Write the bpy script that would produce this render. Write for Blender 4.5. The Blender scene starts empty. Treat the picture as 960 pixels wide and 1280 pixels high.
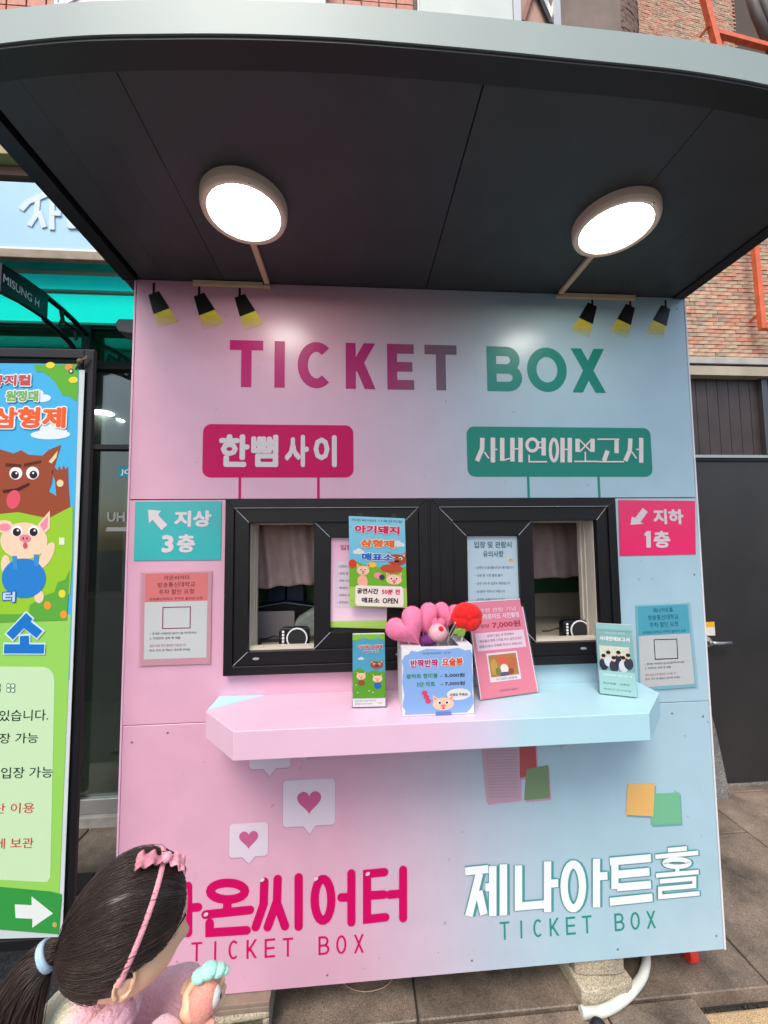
import bpy, math, random
from math import sin, cos, pi, radians
from mathutils import Vector, Matrix
random.seed(7)
S = bpy.context.scene
COL = S.collection
# ---------------------------------------------------------------- camera
CF, CP, CR, CY = 490.819, 0.0647, 0.0106, -0.0709
CC = Vector((-0.2492, -1.3562, 1.5459))
def ray(u, v):
    x = (u-480)/CF; y = (v-640)/CF
    c, s = cos(CR), sin(CR)
    u0 = c*x-s*y; v0 = s*x+c*y
    c, s = cos(CP), sin(CP)
    yy = c+s*v0; zz = s-c*v0
    c, s = cos(CY), sin(CY)
    return Vector((c*u0-s*yy, s*u0+c*yy, zz))
def at(u, v, Y=0.0):            # photo point -> (x, z) on the vertical plane y = Y
    d = ray(u, v); t = (Y-CC.y)/d.y
    p = CC+d*t
    return (p.x, p.z)
fw = ray(480, 640).normalized()
rt = (ray(580, 640)-ray(380, 640)).normalized()
up = rt.cross(fw)
M = Matrix((rt, up, -fw)).transposed().to_4x4(); M.translation = CC
cam = bpy.data.objects.new('camera', bpy.data.cameras.new('camera')); COL.objects.link(cam)
cam.matrix_world = M
cam.data.sensor_fit = 'HORIZONTAL'; cam.data.sensor_width = 36
cam.data.lens = CF/960*36; cam.data.clip_start = .02; cam.data.clip_end = 500
S.camera = cam
# ---------------------------------------------------------------- world, sun, exposure
W = bpy.data.worlds.new('World'); S.world = W; W.use_nodes = True
nt = W.node_tree; bg = nt.nodes['Background']
sky = nt.nodes.new('ShaderNodeTexSky'); sky.sky_type = 'NISHITA'; sky.sun_disc = False
SUN_EL, SUN_AZ = radians(55), radians(200)
sky.sun_elevation = SUN_EL; sky.sun_rotation = SUN_AZ
sky.air_density = 1.0; sky.dust_density = 3.0; sky.ozone_density = 1.0
nt.links.new(sky.outputs[0], bg.inputs[0]); bg.inputs[1].default_value = 0.14
sl = bpy.data.lights.new('sun', 'SUN'); sl.energy = 1.1; sl.angle = radians(25); sl.color = (1, .96, .9)
so = bpy.data.objects.new('sun', sl); COL.objects.link(so)
sd = Vector((sin(SUN_AZ)*cos(SUN_EL), cos(SUN_AZ)*cos(SUN_EL), sin(SUN_EL)))
so.rotation_euler = sd.to_track_quat('Z', 'Y').to_euler(); so.location = (0, -5, 8)
S.view_settings.view_transform = 'Standard'; S.view_settings.look = 'None'
S.view_settings.exposure = 0.9; S.view_settings.gamma = 1
# ---------------------------------------------------------------- materials
MATS = {}
def lin(c):
    return tuple(((x/255)/12.92 if x/255 <= .04045 else ((x/255+.055)/1.055)**2.4) for x in c)
def mat(name, col, rough=.5, metal=0, var=.06, vscale=6, bump=0, bscale=200, spec=.5, emit=None, es=0, sheen=0, alpha=1, coat=0):
    if name in MATS: return MATS[name]
    m = bpy.data.materials.new(name); m.use_nodes = True; MATS[name] = m
    n = m.node_tree; L = n.links; b = n.nodes['Principled BSDF']
    b.inputs['Roughness'].default_value = rough; b.inputs['Metallic'].default_value = metal
    b.inputs['Specular IOR Level'].default_value = spec
    b.inputs['Base Color'].default_value = (*col, 1)
    if coat: b.inputs['Coat Weight'].default_value = coat; b.inputs['Coat Roughness'].default_value = .12
    if sheen: b.inputs['Sheen Weight'].default_value = sheen; b.inputs['Sheen Roughness'].default_value = .5
    if alpha < 1: b.inputs['Alpha'].default_value = alpha
    if emit: b.inputs['Emission Color'].default_value = (*emit, 1); b.inputs['Emission Strength'].default_value = es
    if var or bump:
        tc = n.nodes.new('ShaderNodeTexCoord')
        if var:
            no = n.nodes.new('ShaderNodeTexNoise'); no.inputs['Scale'].default_value = vscale; no.inputs['Detail'].default_value = 7
            L.new(tc.outputs['Object'], no.inputs['Vector'])
            mr = n.nodes.new('ShaderNodeMapRange'); mr.inputs['From Min'].default_value = .3; mr.inputs['From Max'].default_value = .7
            mr.inputs['To Min'].default_value = 1-var; mr.inputs['To Max'].default_value = 1+var*.6
            L.new(no.outputs['Fac'], mr.inputs['Value'])
            mx = n.nodes.new('ShaderNodeVectorMath'); mx.operation = 'SCALE'; mx.inputs[0].default_value = col
            L.new(mr.outputs[0], mx.inputs['Scale']); L.new(mx.outputs[0], b.inputs['Base Color'])
        if bump:
            n2 = n.nodes.new('ShaderNodeTexNoise'); n2.inputs['Scale'].default_value = bscale; n2.inputs['Detail'].default_value = 4
            L.new(tc.outputs['Object'], n2.inputs['Vector'])
            bp = n.nodes.new('ShaderNodeBump'); bp.inputs['Strength'].default_value = bump; bp.inputs['Distance'].default_value = .004
            L.new(n2.outputs['Fac'], bp.inputs['Height']); L.new(bp.outputs[0], b.inputs['Normal'])
    return m
def srgb(name, c, **k): return mat(name, lin(c), **k)
def ink(c, rough=.5): return mat('ink_%02x%02x%02x' % c, tuple(x*.88 for x in lin(c)), rough=rough, var=0, spec=.2)
def ramp_mat(name, stops, axis=(1, 0, 0), off=0, rough=.3, wob=.0, dirt=.05, coat=0, spec=.5):
    """colour graded along a direction of the object's own coordinates (printed gradient)"""
    m = bpy.data.materials.new(name); m.use_nodes = True; n = m.node_tree; L = n.links; b = n.nodes['Principled BSDF']
    b.inputs['Roughness'].default_value = rough; b.inputs['Specular IOR Level'].default_value = spec
    if coat: b.inputs['Coat Weight'].default_value = coat; b.inputs['Coat Roughness'].default_value = .27
    tc = n.nodes.new('ShaderNodeTexCoord'); d = n.nodes.new('ShaderNodeVectorMath'); d.operation = 'DOT_PRODUCT'
    L.new(tc.outputs['Object'], d.inputs[0]); d.inputs[1].default_value = axis
    no = n.nodes.new('ShaderNodeTexNoise'); no.inputs['Scale'].default_value = 1.6; L.new(tc.outputs['Object'], no.inputs['Vector'])
    ma = n.nodes.new('ShaderNodeMath'); ma.operation = 'MULTIPLY_ADD'; ma.inputs[1].default_value = wob; L.new(no.outputs['Fac'], ma.inputs[0]); L.new(d.outputs['Value'], ma.inputs[2])
    lo, hi = stops[0][0], stops[-1][0]
    mr = n.nodes.new('ShaderNodeMapRange'); mr.inputs['From Min'].default_value = lo; mr.inputs['From Max'].default_value = hi; L.new(ma.outputs[0], mr.inputs['Value'])
    r = n.nodes.new('ShaderNodeValToRGB'); L.new(mr.outputs[0], r.inputs[0])
    e = r.color_ramp.elements
    for i, (p, c) in enumerate(stops):
        q = (p-lo)/(hi-lo)
        if i == 0: el = e[0]; el.position = 0
        elif i == len(stops)-1: el = e[-1]; el.position = 1
        else: el = e.new(q)
        el.color = (*c, 1)
    n3 = n.nodes.new('ShaderNodeTexNoise'); n3.inputs['Scale'].default_value = 9; n3.inputs['Detail'].default_value = 9; L.new(tc.outputs['Object'], n3.inputs['Vector'])
    m3 = n.nodes.new('ShaderNodeMapRange'); m3.inputs['From Min'].default_value = .35; m3.inputs['From Max'].default_value = .65; m3.inputs['To Min'].default_value = 1-dirt; m3.inputs['To Max'].default_value = 1
    L.new(n3.outputs['Fac'], m3.inputs['Value'])
    # scuffs: small dark specks
    n4 = n.nodes.new('ShaderNodeTexNoise'); n4.inputs['Scale'].default_value = 45; n4.inputs['Detail'].default_value = 3; L.new(tc.outputs['Object'], n4.inputs['Vector'])
    m4 = n.nodes.new('ShaderNodeMapRange'); m4.inputs['From Min'].default_value = .70; m4.inputs['From Max'].default_value = .75; m4.inputs['To Min'].default_value = 1; m4.inputs['To Max'].default_value = .62
    L.new(n4.outputs['Fac'], m4.inputs['Value'])
    mm = n.nodes.new('ShaderNodeMath'); mm.operation = 'MULTIPLY'; L.new(m3.outputs[0], mm.inputs[0]); L.new(m4.outputs[0], mm.inputs[1])
    sc = n.nodes.new('ShaderNodeVectorMath'); sc.operation = 'SCALE'; L.new(r.outputs[0], sc.inputs[0]); L.new(mm.outputs[0], sc.inputs['Scale'])
    L.new(sc.outputs[0], b.inputs['Base Color'])
    # roughness and gentle waviness of the vinyl
    bp = n.nodes.new('ShaderNodeBump'); bp.inputs['Strength'].default_value = .12; bp.inputs['Distance'].default_value = .01
    n5 = n.nodes.new('ShaderNodeTexNoise'); n5.inputs['Scale'].default_value = 5; L.new(tc.outputs['Object'], n5.inputs['Vector']); L.new(n5.outputs['Fac'], bp.inputs['Height'])
    L.new(bp.outputs[0], b.inputs['Normal'])
    MATS[name] = m
    return m
# ---------------------------------------------------------------- helpers
def tag(o, label=None, cat=None, group=None, kind=None):
    if label: o['label'] = label
    if cat: o['category'] = cat
    if group: o['group'] = group
    if kind: o['kind'] = kind
    return o
def empty(name, loc=(0, 0, 0), rot=(0, 0, 0), label=None, cat=None, group=None):
    o = bpy.data.objects.new(name, None); COL.objects.link(o); o.location = loc; o.rotation_euler = rot
    o.empty_display_size = .05
    return tag(o, label, cat, group)
def link(name, me, parent=None):
    o = bpy.data.objects.new(name, me); COL.objects.link(o)
    if parent: o.parent = parent
    return o
class MB:
    def __init__(s): s.v = []; s.f = []; s.m = []
    def add(s, vs, fs, mi=0):
        b = len(s.v); s.v += [tuple(p) for p in vs]; s.f += [tuple(b+i for i in f) for f in fs]; s.m += [mi]*len(fs); return s
    def box(s, x0, x1, y0, y1, z0, z1, mi=0):
        return s.add([(x0, y0, z0), (x1, y0, z0), (x1, y1, z0), (x0, y1, z0), (x0, y0, z1), (x1, y0, z1), (x1, y1, z1), (x0, y1, z1)],
                     [(0, 3, 2, 1), (4, 5, 6, 7), (0, 1, 5, 4), (1, 2, 6, 5), (2, 3, 7, 6), (3, 0, 4, 7)], mi)
    def prismy(s, pts, y0, y1, mi=0):      # polygon in xz (counter-clockwise seen from -y), extruded along y
        n = len(pts)
        return s.add([(x, y0, z) for x, z in pts]+[(x, y1, z) for x, z in pts],
                     [tuple(range(n)), tuple(range(2*n-1, n-1, -1))]+[(i, i+n, (i+1) % n+n, (i+1) % n) for i in range(n)], mi)
    def prismz(s, pts, z0, z1, mi=0):
        n = len(pts)
        return s.add([(x, y, z0) for x, y in pts]+[(x, y, z1) for x, y in pts],
                     [tuple(range(n-1, -1, -1)), tuple(range(n, 2*n))]+[(i, (i+1) % n, (i+1) % n+n, i+n) for i in range(n)], mi)
    def prismx(s, pts, x0, x1, mi=0):
        n = len(pts)
        return s.add([(x0, y, z) for y, z in pts]+[(x1, y, z) for y, z in pts],
                     [tuple(range(n-1, -1, -1)), tuple(range(n, 2*n))]+[(i, (i+1) % n, (i+1) % n+n, i+n) for i in range(n)], mi)
    def flat(s, pts, y=0, mi=0):
        n = len(pts); return s.add([(x, y, z) for x, z in pts], [tuple(range(n))], mi)
    def tube(s, pts, r, seg=8, mi=0, caps=True):
        pts = [Vector(p) for p in pts]; n = len(pts)
        rs = r if isinstance(r, (list, tuple)) else [r]*n
        vs = []; ref = Vector((.13, .27, .95))
        for i, p in enumerate(pts):
            t = (pts[min(i+1, n-1)]-pts[max(i-1, 0)]).normalized()
            a = t.cross(ref)
            if a.length < .05: a = t.cross(Vector((1, 0, 0)))
            a.normalize(); b = t.cross(a)
            for k in range(seg):
                an = 2*pi*k/seg; vs.append(p+(a*cos(an)+b*sin(an))*rs[i])
        fs = [(i*seg+k, i*seg+(k+1) % seg, (i+1)*seg+(k+1) % seg, (i+1)*seg+k) for i in range(n-1) for k in range(seg)]
        if caps: fs += [tuple(range(seg-1, -1, -1)), tuple(range((n-1)*seg, n*seg))]
        return s.add(vs, fs, mi)
    def lathe(s, prof, c=(0, 0, 0), axis='z', seg=32, mi=0):   # prof = [(r, h)]
        vs = []
        for r, h in prof:
            for k in range(seg):
                a = 2*pi*k/seg; x, y = r*cos(a), r*sin(a)
                p = (x, y, h) if axis == 'z' else ((x, -h, y) if axis == 'y' else (h, x, y))
                vs.append((p[0]+c[0], p[1]+c[1], p[2]+c[2]))
        n = len(prof)
        fs = [(i*seg+k, i*seg+(k+1) % seg, (i+1)*seg+(k+1) % seg, (i+1)*seg+k) for i in range(n-1) for k in range(seg)]
        fs += [tuple(range(seg-1, -1, -1)), tuple(range((n-1)*seg, n*seg))]
        return s.add(vs, fs, mi)
    def ball(s, c, r, u=16, v=10, mi=0, fn=None):
        rx, ry, rz = (r, r, r) if not isinstance(r, (tuple, list)) else r
        vs = [(0, 0, -1)]
        for j in range(1, v):
            ph = -pi/2+pi*j/v
            for i in range(u): vs.append((cos(ph)*cos(2*pi*i/u), cos(ph)*sin(2*pi*i/u), sin(ph)))
        vs.append((0, 0, 1)); T = len(vs)-1
        out = []
        for p in vs:
            q = Vector((p[0]*rx, p[1]*ry, p[2]*rz))
            if fn: q = fn(q, p)
            out.append((q[0]+c[0], q[1]+c[1], q[2]+c[2]))
        fs = [(0, 1+(i+1) % u, 1+i) for i in range(u)]
        for j in range(v-2):
            b = 1+j*u
            fs += [(b+i, b+(i+1) % u, b+u+(i+1) % u, b+u+i) for i in range(u)]
        b = 1+(v-2)*u; fs += [(b+i, b+(i+1) % u, T) for i in range(u)]
        return s.add(out, fs, mi)
    def puffy(s, outline, depth, c=(0, 0, 0), mi=0, back=True, rings=6):   # inflated outline in xz, bulging to -y and +y
        n = len(outline); cx = sum(p[0] for p in outline)/n; cz = sum(p[1] for p in outline)/n
        for sg in ((-1, 1) if back else (-1,)):
            vs = []
            for k in range(rings):
                a = pi/2*k/rings; sc = cos(a); h = sin(a)*depth
                for x, z in outline: vs.append((c[0]+cx+(x-cx)*sc, c[1]+sg*h, c[2]+cz+(z-cz)*sc))
            vs.append((c[0]+cx, c[1]+sg*depth, c[2]+cz))
            fs = []
            for k in range(rings-1):
                for i in range(n):
                    q = (k*n+i, k*n+(i+1) % n, (k+1)*n+(i+1) % n, (k+1)*n+i)
                    fs.append(q if sg < 0 else q[::-1])
            k = rings-1
            for i in range(n):
                q = (k*n+i, k*n+(i+1) % n, rings*n); fs.append(q if sg < 0 else q[::-1])
            s.add(vs, fs, mi)
        return s
    def fuzz(s, n, ln):        # short plush fibres standing on the surface
        rnd = random.Random(5); F = [f for f in s.f if len(f) > 3]; V_ = s.v; ctr = Vector((0, 0, 0)); out = []
        for f in F:
            a, b_, c = (Vector(V_[f[i]]) for i in (0, 1, 2)); out.append(((b_-a).cross(c-a)).length)
        pick = rnd.choices(range(len(F)), out, k=n); cen = sum((Vector(p) for p in V_), Vector())/len(V_)
        for i in pick:
            q = [Vector(V_[k]) for k in F[i]]; u, v = rnd.random(), rnd.random()
            p = q[0]*(1-u)*(1-v)+q[1]*u*(1-v)+q[2]*u*v+q[3]*(1-u)*v; nn = (q[1]-q[0]).cross(q[2]-q[0])
            if nn.length < 1e-12: continue
            nn.normalize()
            if nn.dot(p-cen) < 0: nn = -nn
            t = Vector((rnd.gauss(0, 1), rnd.gauss(0, 1), rnd.gauss(0, 1))).normalized(); w = t.cross(nn).normalized()*ln*.10
            s.add([p-w, p+w, p+(nn+t*.55)*ln*rnd.uniform(.5, 1.2)], [(0, 1, 2)])
        return s
    def build(s, name, mats, parent=None, smooth=False, bevel=0, seg=2):
        me = bpy.data.meshes.new(name); me.from_pydata(s.v, [], s.f)
        for m in (mats if isinstance(mats, (list, tuple)) else [mats]): me.materials.append(m)
        me.polygons.foreach_set('material_index', s.m)
        if smooth: me.polygons.foreach_set('use_smooth', [True]*len(s.f))
        me.update()
        o = link(name, me, parent)
        if bevel:
            b = o.modifiers.new('bevel', 'BEVEL'); b.width = bevel; b.segments = seg; b.limit_method = 'ANGLE'; b.angle_limit = radians(40)
            b.harden_normals = False
        return o
def box(name, m, x0, x1, y0, y1, z0, z1, parent=None, bevel=0): return MB().box(x0, x1, y0, y1, z0, z1).build(name, m, parent, bevel=bevel)
def copy_tree(o, parent=None):
    c = o.copy(); COL.objects.link(c)
    if parent: c.parent = parent
    for ch in list(o.children): copy_tree(ch, c)
    return c
# ---- flat print on a surface: layers step out towards -y by fractions of a millimetre
LY = .0006
def rrect(x0, x1, z0, z1, r, n=6):
    P = []
    for cx, cz, a in ((x1-r, z1-r, 0), (x0+r, z1-r, 90), (x0+r, z0+r, 180), (x1-r, z0+r, 270)):
        for k in range(n+1): t = radians(a+90*k/n); P.append((cx+r*cos(t), cz+r*sin(t)))
    return P
def ell(cx, cz, rx, rz, n=24, rot=0):
    return [(cx+rx*cos(t)*cos(rot)-rz*sin(t)*sin(rot), cz+rx*cos(t)*sin(rot)+rz*sin(t)*cos(rot)) for t in (2*pi*k/n for k in range(n))]
def poly(name, pts, m, parent, lay=1, y=0):
    a = sum(pts[i][0]*pts[(i+1) % len(pts)][1]-pts[(i+1) % len(pts)][0]*pts[i][1] for i in range(len(pts)))
    if a < 0: pts = pts[::-1]
    return MB().flat(pts, y-lay*LY).build(name, m, parent)
def text(s, x0, x1, z0, z1, m, parent, lay=2, y=0, off=0.0, name='lettering', keep=False, rot=0, res=2):
    cu = bpy.data.curves.new('t', 'FONT'); cu.body = s; cu.size = 1; cu.fill_mode = 'FRONT'; cu.resolution_u = res
    ob = bpy.data.objects.new('t', cu); me = bpy.data.meshes.new_from_object(ob)
    bpy.data.objects.remove(ob); bpy.data.curves.remove(cu)
    if not len(me.vertices): return None
    if off >= .015:            # heavier weight: the outline swept in a small circle
        V0 = [tuple(v.co) for v in me.vertices]; F0 = [tuple(p.vertices) for p in me.polygons]; bpy.data.meshes.remove(me)
        K = 8 if off < .06 else 12; V1 = []; F1 = []
        for k in range(K+1):
            dx, dy = (0, 0) if k == K else (off*cos(2*pi*k/K), off*sin(2*pi*k/K)); b0 = len(V1)
            V1 += [(x+dx, y_+dy, k) for x, y_, _ in V0]; F1 += [tuple(b0+i for i in f) for f in F0]
        me = bpy.data.meshes.new(name); me.from_pydata(V1, [], F1)
    xs = [v.co.x for v in me.vertices]; ys = [v.co.y for v in me.vertices]
    ax, bx, ay, by = min(xs), max(xs), min(ys), max(ys)
    sx = (x1-x0)/(bx-ax); sy = (z1-z0)/(by-ay)
    if keep: sx = sy = min(sx, sy)
    cx, cz = (x0+x1)/2, (z0+z1)/2
    for v in me.vertices:
        X = (v.co.x-(ax+bx)/2)*sx; Z = (v.co.y-(ay+by)/2)*sy
        v.co = (cx+X*cos(rot)-Z*sin(rot), y-lay*LY-v.co.z*.000025, cz+X*sin(rot)+Z*cos(rot))
    me.materials.clear(); me.materials.append(m); me.name = name
    return link(name, me, parent)
def strokes(name, sts, T, th, m, parent, lay=2, y=0, rnd=False, dx=0, dz=0, tz=None):
    """bold lettering drawn as strokes; T maps the glyph's unit square to (x, z); th = stroke width in metres"""
    b = MB(); k = 0; tz = tz or th
    def seg(p, q, w):
        d = Vector((q[0]-p[0], q[1]-p[1])); L = d.length
        if L < 1e-6: return
        d /= L; n = Vector((-d.y, d.x))
        return [(p[0]-n.x*w, p[1]-n.y*w), (q[0]-n.x*w, q[1]-n.y*w), (q[0]+n.x*w, q[1]+n.y*w), (p[0]+n.x*w, p[1]+n.y*w)]
    for st in sts:
        if st[0] == 'P':       # slanted stroke with level ends
            _, xa, za, xb, zb = st; L_ = math.hypot(xb-xa, zb-za); hw = th/2*L_/abs(zb-za); yy = y-lay*LY-k*.00004; k += 1
            q = [(xb-hw, zb), (xb+hw, zb), (xa+hw, za), (xa-hw, za)]
            b.add([(p[0], yy, p[1]) for p in q], [(0, 1, 2, 3)]); continue
        pts = [T(*p) for p in st]
        pts = [(p[0]+dx, p[1]+dz) for p in pts]
        n = len(pts); closed = st[0] == st[-1] and n > 2
        # mitred ribbon
        L = []; R = []
        for i in range(n):
            if closed: a = pts[(i-1) % (n-1)]; c = pts[(i+1) % (n-1)] if i < n-1 else pts[1]
            else: a = pts[max(i-1, 0)]; c = pts[min(i+1, n-1)]
            p = pts[i]
            d1 = Vector((p[0]-a[0], p[1]-a[1])); d2 = Vector((c[0]-p[0], c[1]-p[1]))
            if d1.length < 1e-9: d1 = d2.copy()
            if d2.length < 1e-9: d2 = d1.copy()
            d1.normalize(); d2.normalize(); t = (d1+d2)
            if t.length < 1e-6: t = d1
            t.normalize(); nn = Vector((-t.y, t.x)); cs = max(.45, nn.dot(Vector((-d1.y, d1.x))))
            w = th/2/cs
            L.append((p[0]+nn.x*w, p[1]+nn.y*w)); R.append((p[0]-nn.x*w, p[1]-nn.y*w))
        yy = y-lay*LY-k*.00004; k += 1
        vs = [(q[0], yy, q[1]) for q in R]+[(q[0], yy, q[1]) for q in L]
        b.add(vs, [(i, i+1, i+1+n, i+n) for i in range(n-1)])
        if rnd and not closed:
            for e in (pts[0], pts[-1]):
                yy = y-lay*LY-k*.00004; k += 1
                b.flat(ell(e[0], e[1], th/2, th/2, 16), yy)
    return b.build(name, m, parent)
def arc(cx, cy, rx, ry, a0, a1, n=14): return [(cx+rx*cos(radians(a0+(a1-a0)*k/n)), cy+ry*sin(radians(a0+(a1-a0)*k/n))) for k in range(n+1)]
def box_map(x0, x1, z0, z1): return lambda u, v: (x0+(x1-x0)*u, z0+(z1-z0)*v)
def quad_map(p00, p10, p11, p01):
    return lambda u, v: tuple((1-u)*(1-v)*p00[i]+u*(1-v)*p10[i]+u*v*p11[i]+(1-u)*v*p01[i] for i in (0, 1))
def heart(cx, cz, w, h, n=28):
    P = []
    for k in range(n):
        t = 2*pi*k/n; x = 16*sin(t)**3; z = 13*cos(t)-5*cos(2*t)-2*cos(3*t)-cos(4*t)
        P.append((cx+x/32*w, cz+(z+2.5)/29*h))
    return P[::-1]
# ---------------------------------------------------------------- colours
PINK = (.70, .365, .485); LILAC = (.56, .45, .54); BLUE = (.39, .56, .63)
m_panel = ramp_mat('panel_print', [(-1.1, PINK), (-.25, (.67, .38, .48)), (.04, LILAC), (.26, (.44, .51, .59)), (.5, BLUE), (1.1, BLUE)], wob=.12, rough=.3, coat=.25)
m_counter = ramp_mat('counter_print', [(-.8, (.74, .47, .57)), (-.05, (.74, .48, .61)), (.12, (.60, .56, .69)), (.22, (.43, .64, .70)), (.8, (.40, .65, .71))], rough=.35, dirt=.03)
m_title = ramp_mat('title_print', [(-.7, (.50, .012, .15)), (-.15, (.42, .02, .15)), (.0, (.22, .10, .15)), (.15, (.13, .13, .17)), (.23, (.02, .26, .22)), (.7, (.01, .22, .17))], rough=.36, dirt=.0, spec=.25)
m_char = mat('charcoal_panel', (.060, .064, .068), rough=.47, var=.12, vscale=9, bump=.05, bscale=400)
m_lip = mat('charcoal_trim', (.018, .018, .02), rough=.45)
m_fascia = mat('fascia_metal', (.31, .37, .34), rough=.5, var=.07, vscale=3)
m_black = mat('black_frame', (.009, .008, .009), rough=.36, var=.1, vscale=20, spec=.3)
m_cream = mat('cream_jamb', (.64, .57, .46), rough=.5)
m_gasket = mat('light_gasket', (.45, .45, .46), rough=.5, var=0)
m_white = mat('white_paper', (.66, .65, .64), rough=.5, var=.03)
m_duct = mat('beige_duct', (.80, .60, .40), rough=.55)
m_steel = mat('steel', (.5, .49, .46), rough=.3, metal=.9)
m_dark = mat('dark_interior', (.02, .02, .022), rough=.8)
MAG = (.56, .0, .10); TEAL = (.02, .25, .19)
m_mag = mat('magenta_print', MAG, rough=.45, var=0, spec=.2); m_teal = mat('teal_print', TEAL, rough=.45, var=0, spec=.2)
m_offw = mat('offwhite_print', (.66, .58, .60), rough=.35, var=0)
m_paperw = mat('sheet_white', (.72, .70, .71), rough=.4, var=.03)
def acrylic():
    m = bpy.data.materials.new('clear_acrylic'); m.use_nodes = True; n = m.node_tree; L = n.links
    n.nodes.remove(n.nodes['Principled BSDF']); o = n.nodes['Material Output']
    t = n.nodes.new('ShaderNodeBsdfTransparent'); t.inputs[0].default_value = (.96, .97, .97, 1)
    g = n.nodes.new('ShaderNodeBsdfGlossy'); g.inputs['Roughness'].default_value = .08
    f = n.nodes.new('ShaderNodeLayerWeight'); f.inputs[0].default_value = .5
    a = n.nodes.new('ShaderNodeMath'); a.operation = 'MULTIPLY_ADD'; a.inputs[1].default_value = .12; a.inputs[2].default_value = .015; L.new(f.outputs['Facing'], a.inputs[0])
    x = n.nodes.new('ShaderNodeMixShader'); L.new(a.outputs[0], x.inputs[0]); L.new(t.outputs[0], x.inputs[1]); L.new(g.outputs[0], x.inputs[2]); L.new(x.outputs[0], o.inputs[0])
    return m
m_acr = acrylic()
def storeglass(name, tint, base):
    m = bpy.data.materials.new(name); m.use_nodes = True; n = m.node_tree; L = n.links
    n.nodes.remove(n.nodes['Principled BSDF']); o = n.nodes['Material Output']
    t = n.nodes.new('ShaderNodeBsdfTransparent'); t.inputs[0].default_value = (*tint, 1)
    g = n.nodes.new('ShaderNodeBsdfGlossy'); g.inputs['Roughness'].default_value = .03; g.inputs[0].default_value = (.8, .9, .85, 1)
    f = n.nodes.new('ShaderNodeLayerWeight'); f.inputs[0].default_value = .5
    a = n.nodes.new('ShaderNodeMath'); a.operation = 'MULTIPLY_ADD'; a.inputs[1].default_value = .35; a.inputs[2].default_value = base*.5; L.new(f.outputs['Facing'], a.inputs[0])
    x = n.nodes.new('ShaderNodeMixShader'); L.new(a.outputs[0], x.inputs[0]); L.new(t.outputs[0], x.inputs[1]); L.new(g.outputs[0], x.inputs[2]); L.new(x.outputs[0], o.inputs[0])
    return m
m_glass = storeglass('shop_glass', (.55, .6, .57), .05)
# ================================================================ GROUND
def ground_mat(name, c1, c2, c3, sc=260, rough=.85, bump=.35, stain=(.5, 1.0)):
    m = bpy.data.materials.new(name); m.use_nodes = True; n = m.node_tree; L = n.links; b = n.nodes['Principled BSDF']
    b.inputs['Roughness'].default_value = rough
    tc = n.nodes.new('ShaderNodeTexCoord'); g = n.nodes.new('ShaderNodeNewGeometry')
    v = n.nodes.new('ShaderNodeTexVoronoi'); v.inputs['Scale'].default_value = sc; L.new(g.outputs['Position'], v.inputs['Vector'])
    r = n.nodes.new('ShaderNodeValToRGB'); e = r.color_ramp.elements; e[0].color = (*c1, 1); e[1].color = (*c3, 1); e[0].position = .1; e[1].position = .95; q = e.new(.5); q.color = (*c2, 1)
    sp = n.nodes.new('ShaderNodeSeparateXYZ'); L.new(v.outputs['Color'], sp.inputs[0]); L.new(sp.outputs[0], r.inputs[0])
    no = n.nodes.new('ShaderNodeTexNoise'); no.inputs['Scale'].default_value = 3.2; no.inputs['Detail'].default_value = 10; no.inputs['Roughness'].default_value = .65; L.new(g.outputs['Position'], no.inputs['Vector'])
    mr = n.nodes.new('ShaderNodeMapRange'); mr.inputs['From Min'].default_value = .35; mr.inputs['From Max'].default_value = .65; mr.inputs['To Min'].default_value = stain[0]; mr.inputs['To Max'].default_value = stain[1]; L.new(no.outputs['Fac'], mr.inputs['Value'])
    oi = n.nodes.new('ShaderNodeObjectInfo'); m2 = n.nodes.new('ShaderNodeMapRange'); m2.inputs['To Min'].default_value = .82; m2.inputs['To Max'].default_value = 1.1; L.new(oi.outputs['Random'], m2.inputs['Value'])
    mm = n.nodes.new('ShaderNodeMath'); mm.operation = 'MULTIPLY'; L.new(mr.outputs[0], mm.inputs[0]); L.new(m2.outputs[0], mm.inputs[1])
    s = n.nodes.new('ShaderNodeVectorMath'); s.operation = 'SCALE'; L.new(r.outputs[0], s.inputs[0]); L.new(mm.outputs[0], s.inputs['Scale']); L.new(s.outputs[0], b.inputs['Base Color'])
    n2 = n.nodes.new('ShaderNodeTexNoise'); n2.inputs['Scale'].default_value = 160; n2.inputs['Detail'].default_value = 5; L.new(g.outputs['Position'], n2.inputs['Vector'])
    bp = n.nodes.new('ShaderNodeBump'); bp.inputs['Strength'].default_value = bump; bp.inputs['Distance'].default_value = .004; L.new(n2.outputs['Fac'], bp.inputs['Height']); L.new(bp.outputs[0], b.inputs['Normal'])
    MATS[name] = m; return m
m_granite = ground_mat('paving_granite', (.20, .145, .10), (.30, .225, .165), (.40, .32, .25), sc=420, stain=(.28, 1.0), rough=.58)
m_asph = ground_mat('asphalt_dark', (.03, .03, .03), (.055, .053, .05), (.10, .10, .095), sc=180)
m_curbstone = ground_mat('curbstone', (.16, .15, .13), (.27, .25, .22), (.38, .36, .33), sc=200)
m_joint = mat('joint_dirt', (.045, .04, .035), rough=.95)
gr = MB().add([(-60, -60, -.062), (60, -60, -.062), (60, 60, -.062), (-60, 60, -.062)], [(0, 1, 2, 3)]).build('road', m_asph); tag(gr, kind='structure')
pv = MB().box(-1.08, 12, -.002, 9, -.058, -.012).box(-9, -1.08, .42, 9, -.058, -.012).build('pavement', m_joint); tag(pv, kind='structure')
xs = [1.16+.61*k for k in range(-5, 5)]
ys = [-.008, .652, 1.33, 2.0]
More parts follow.
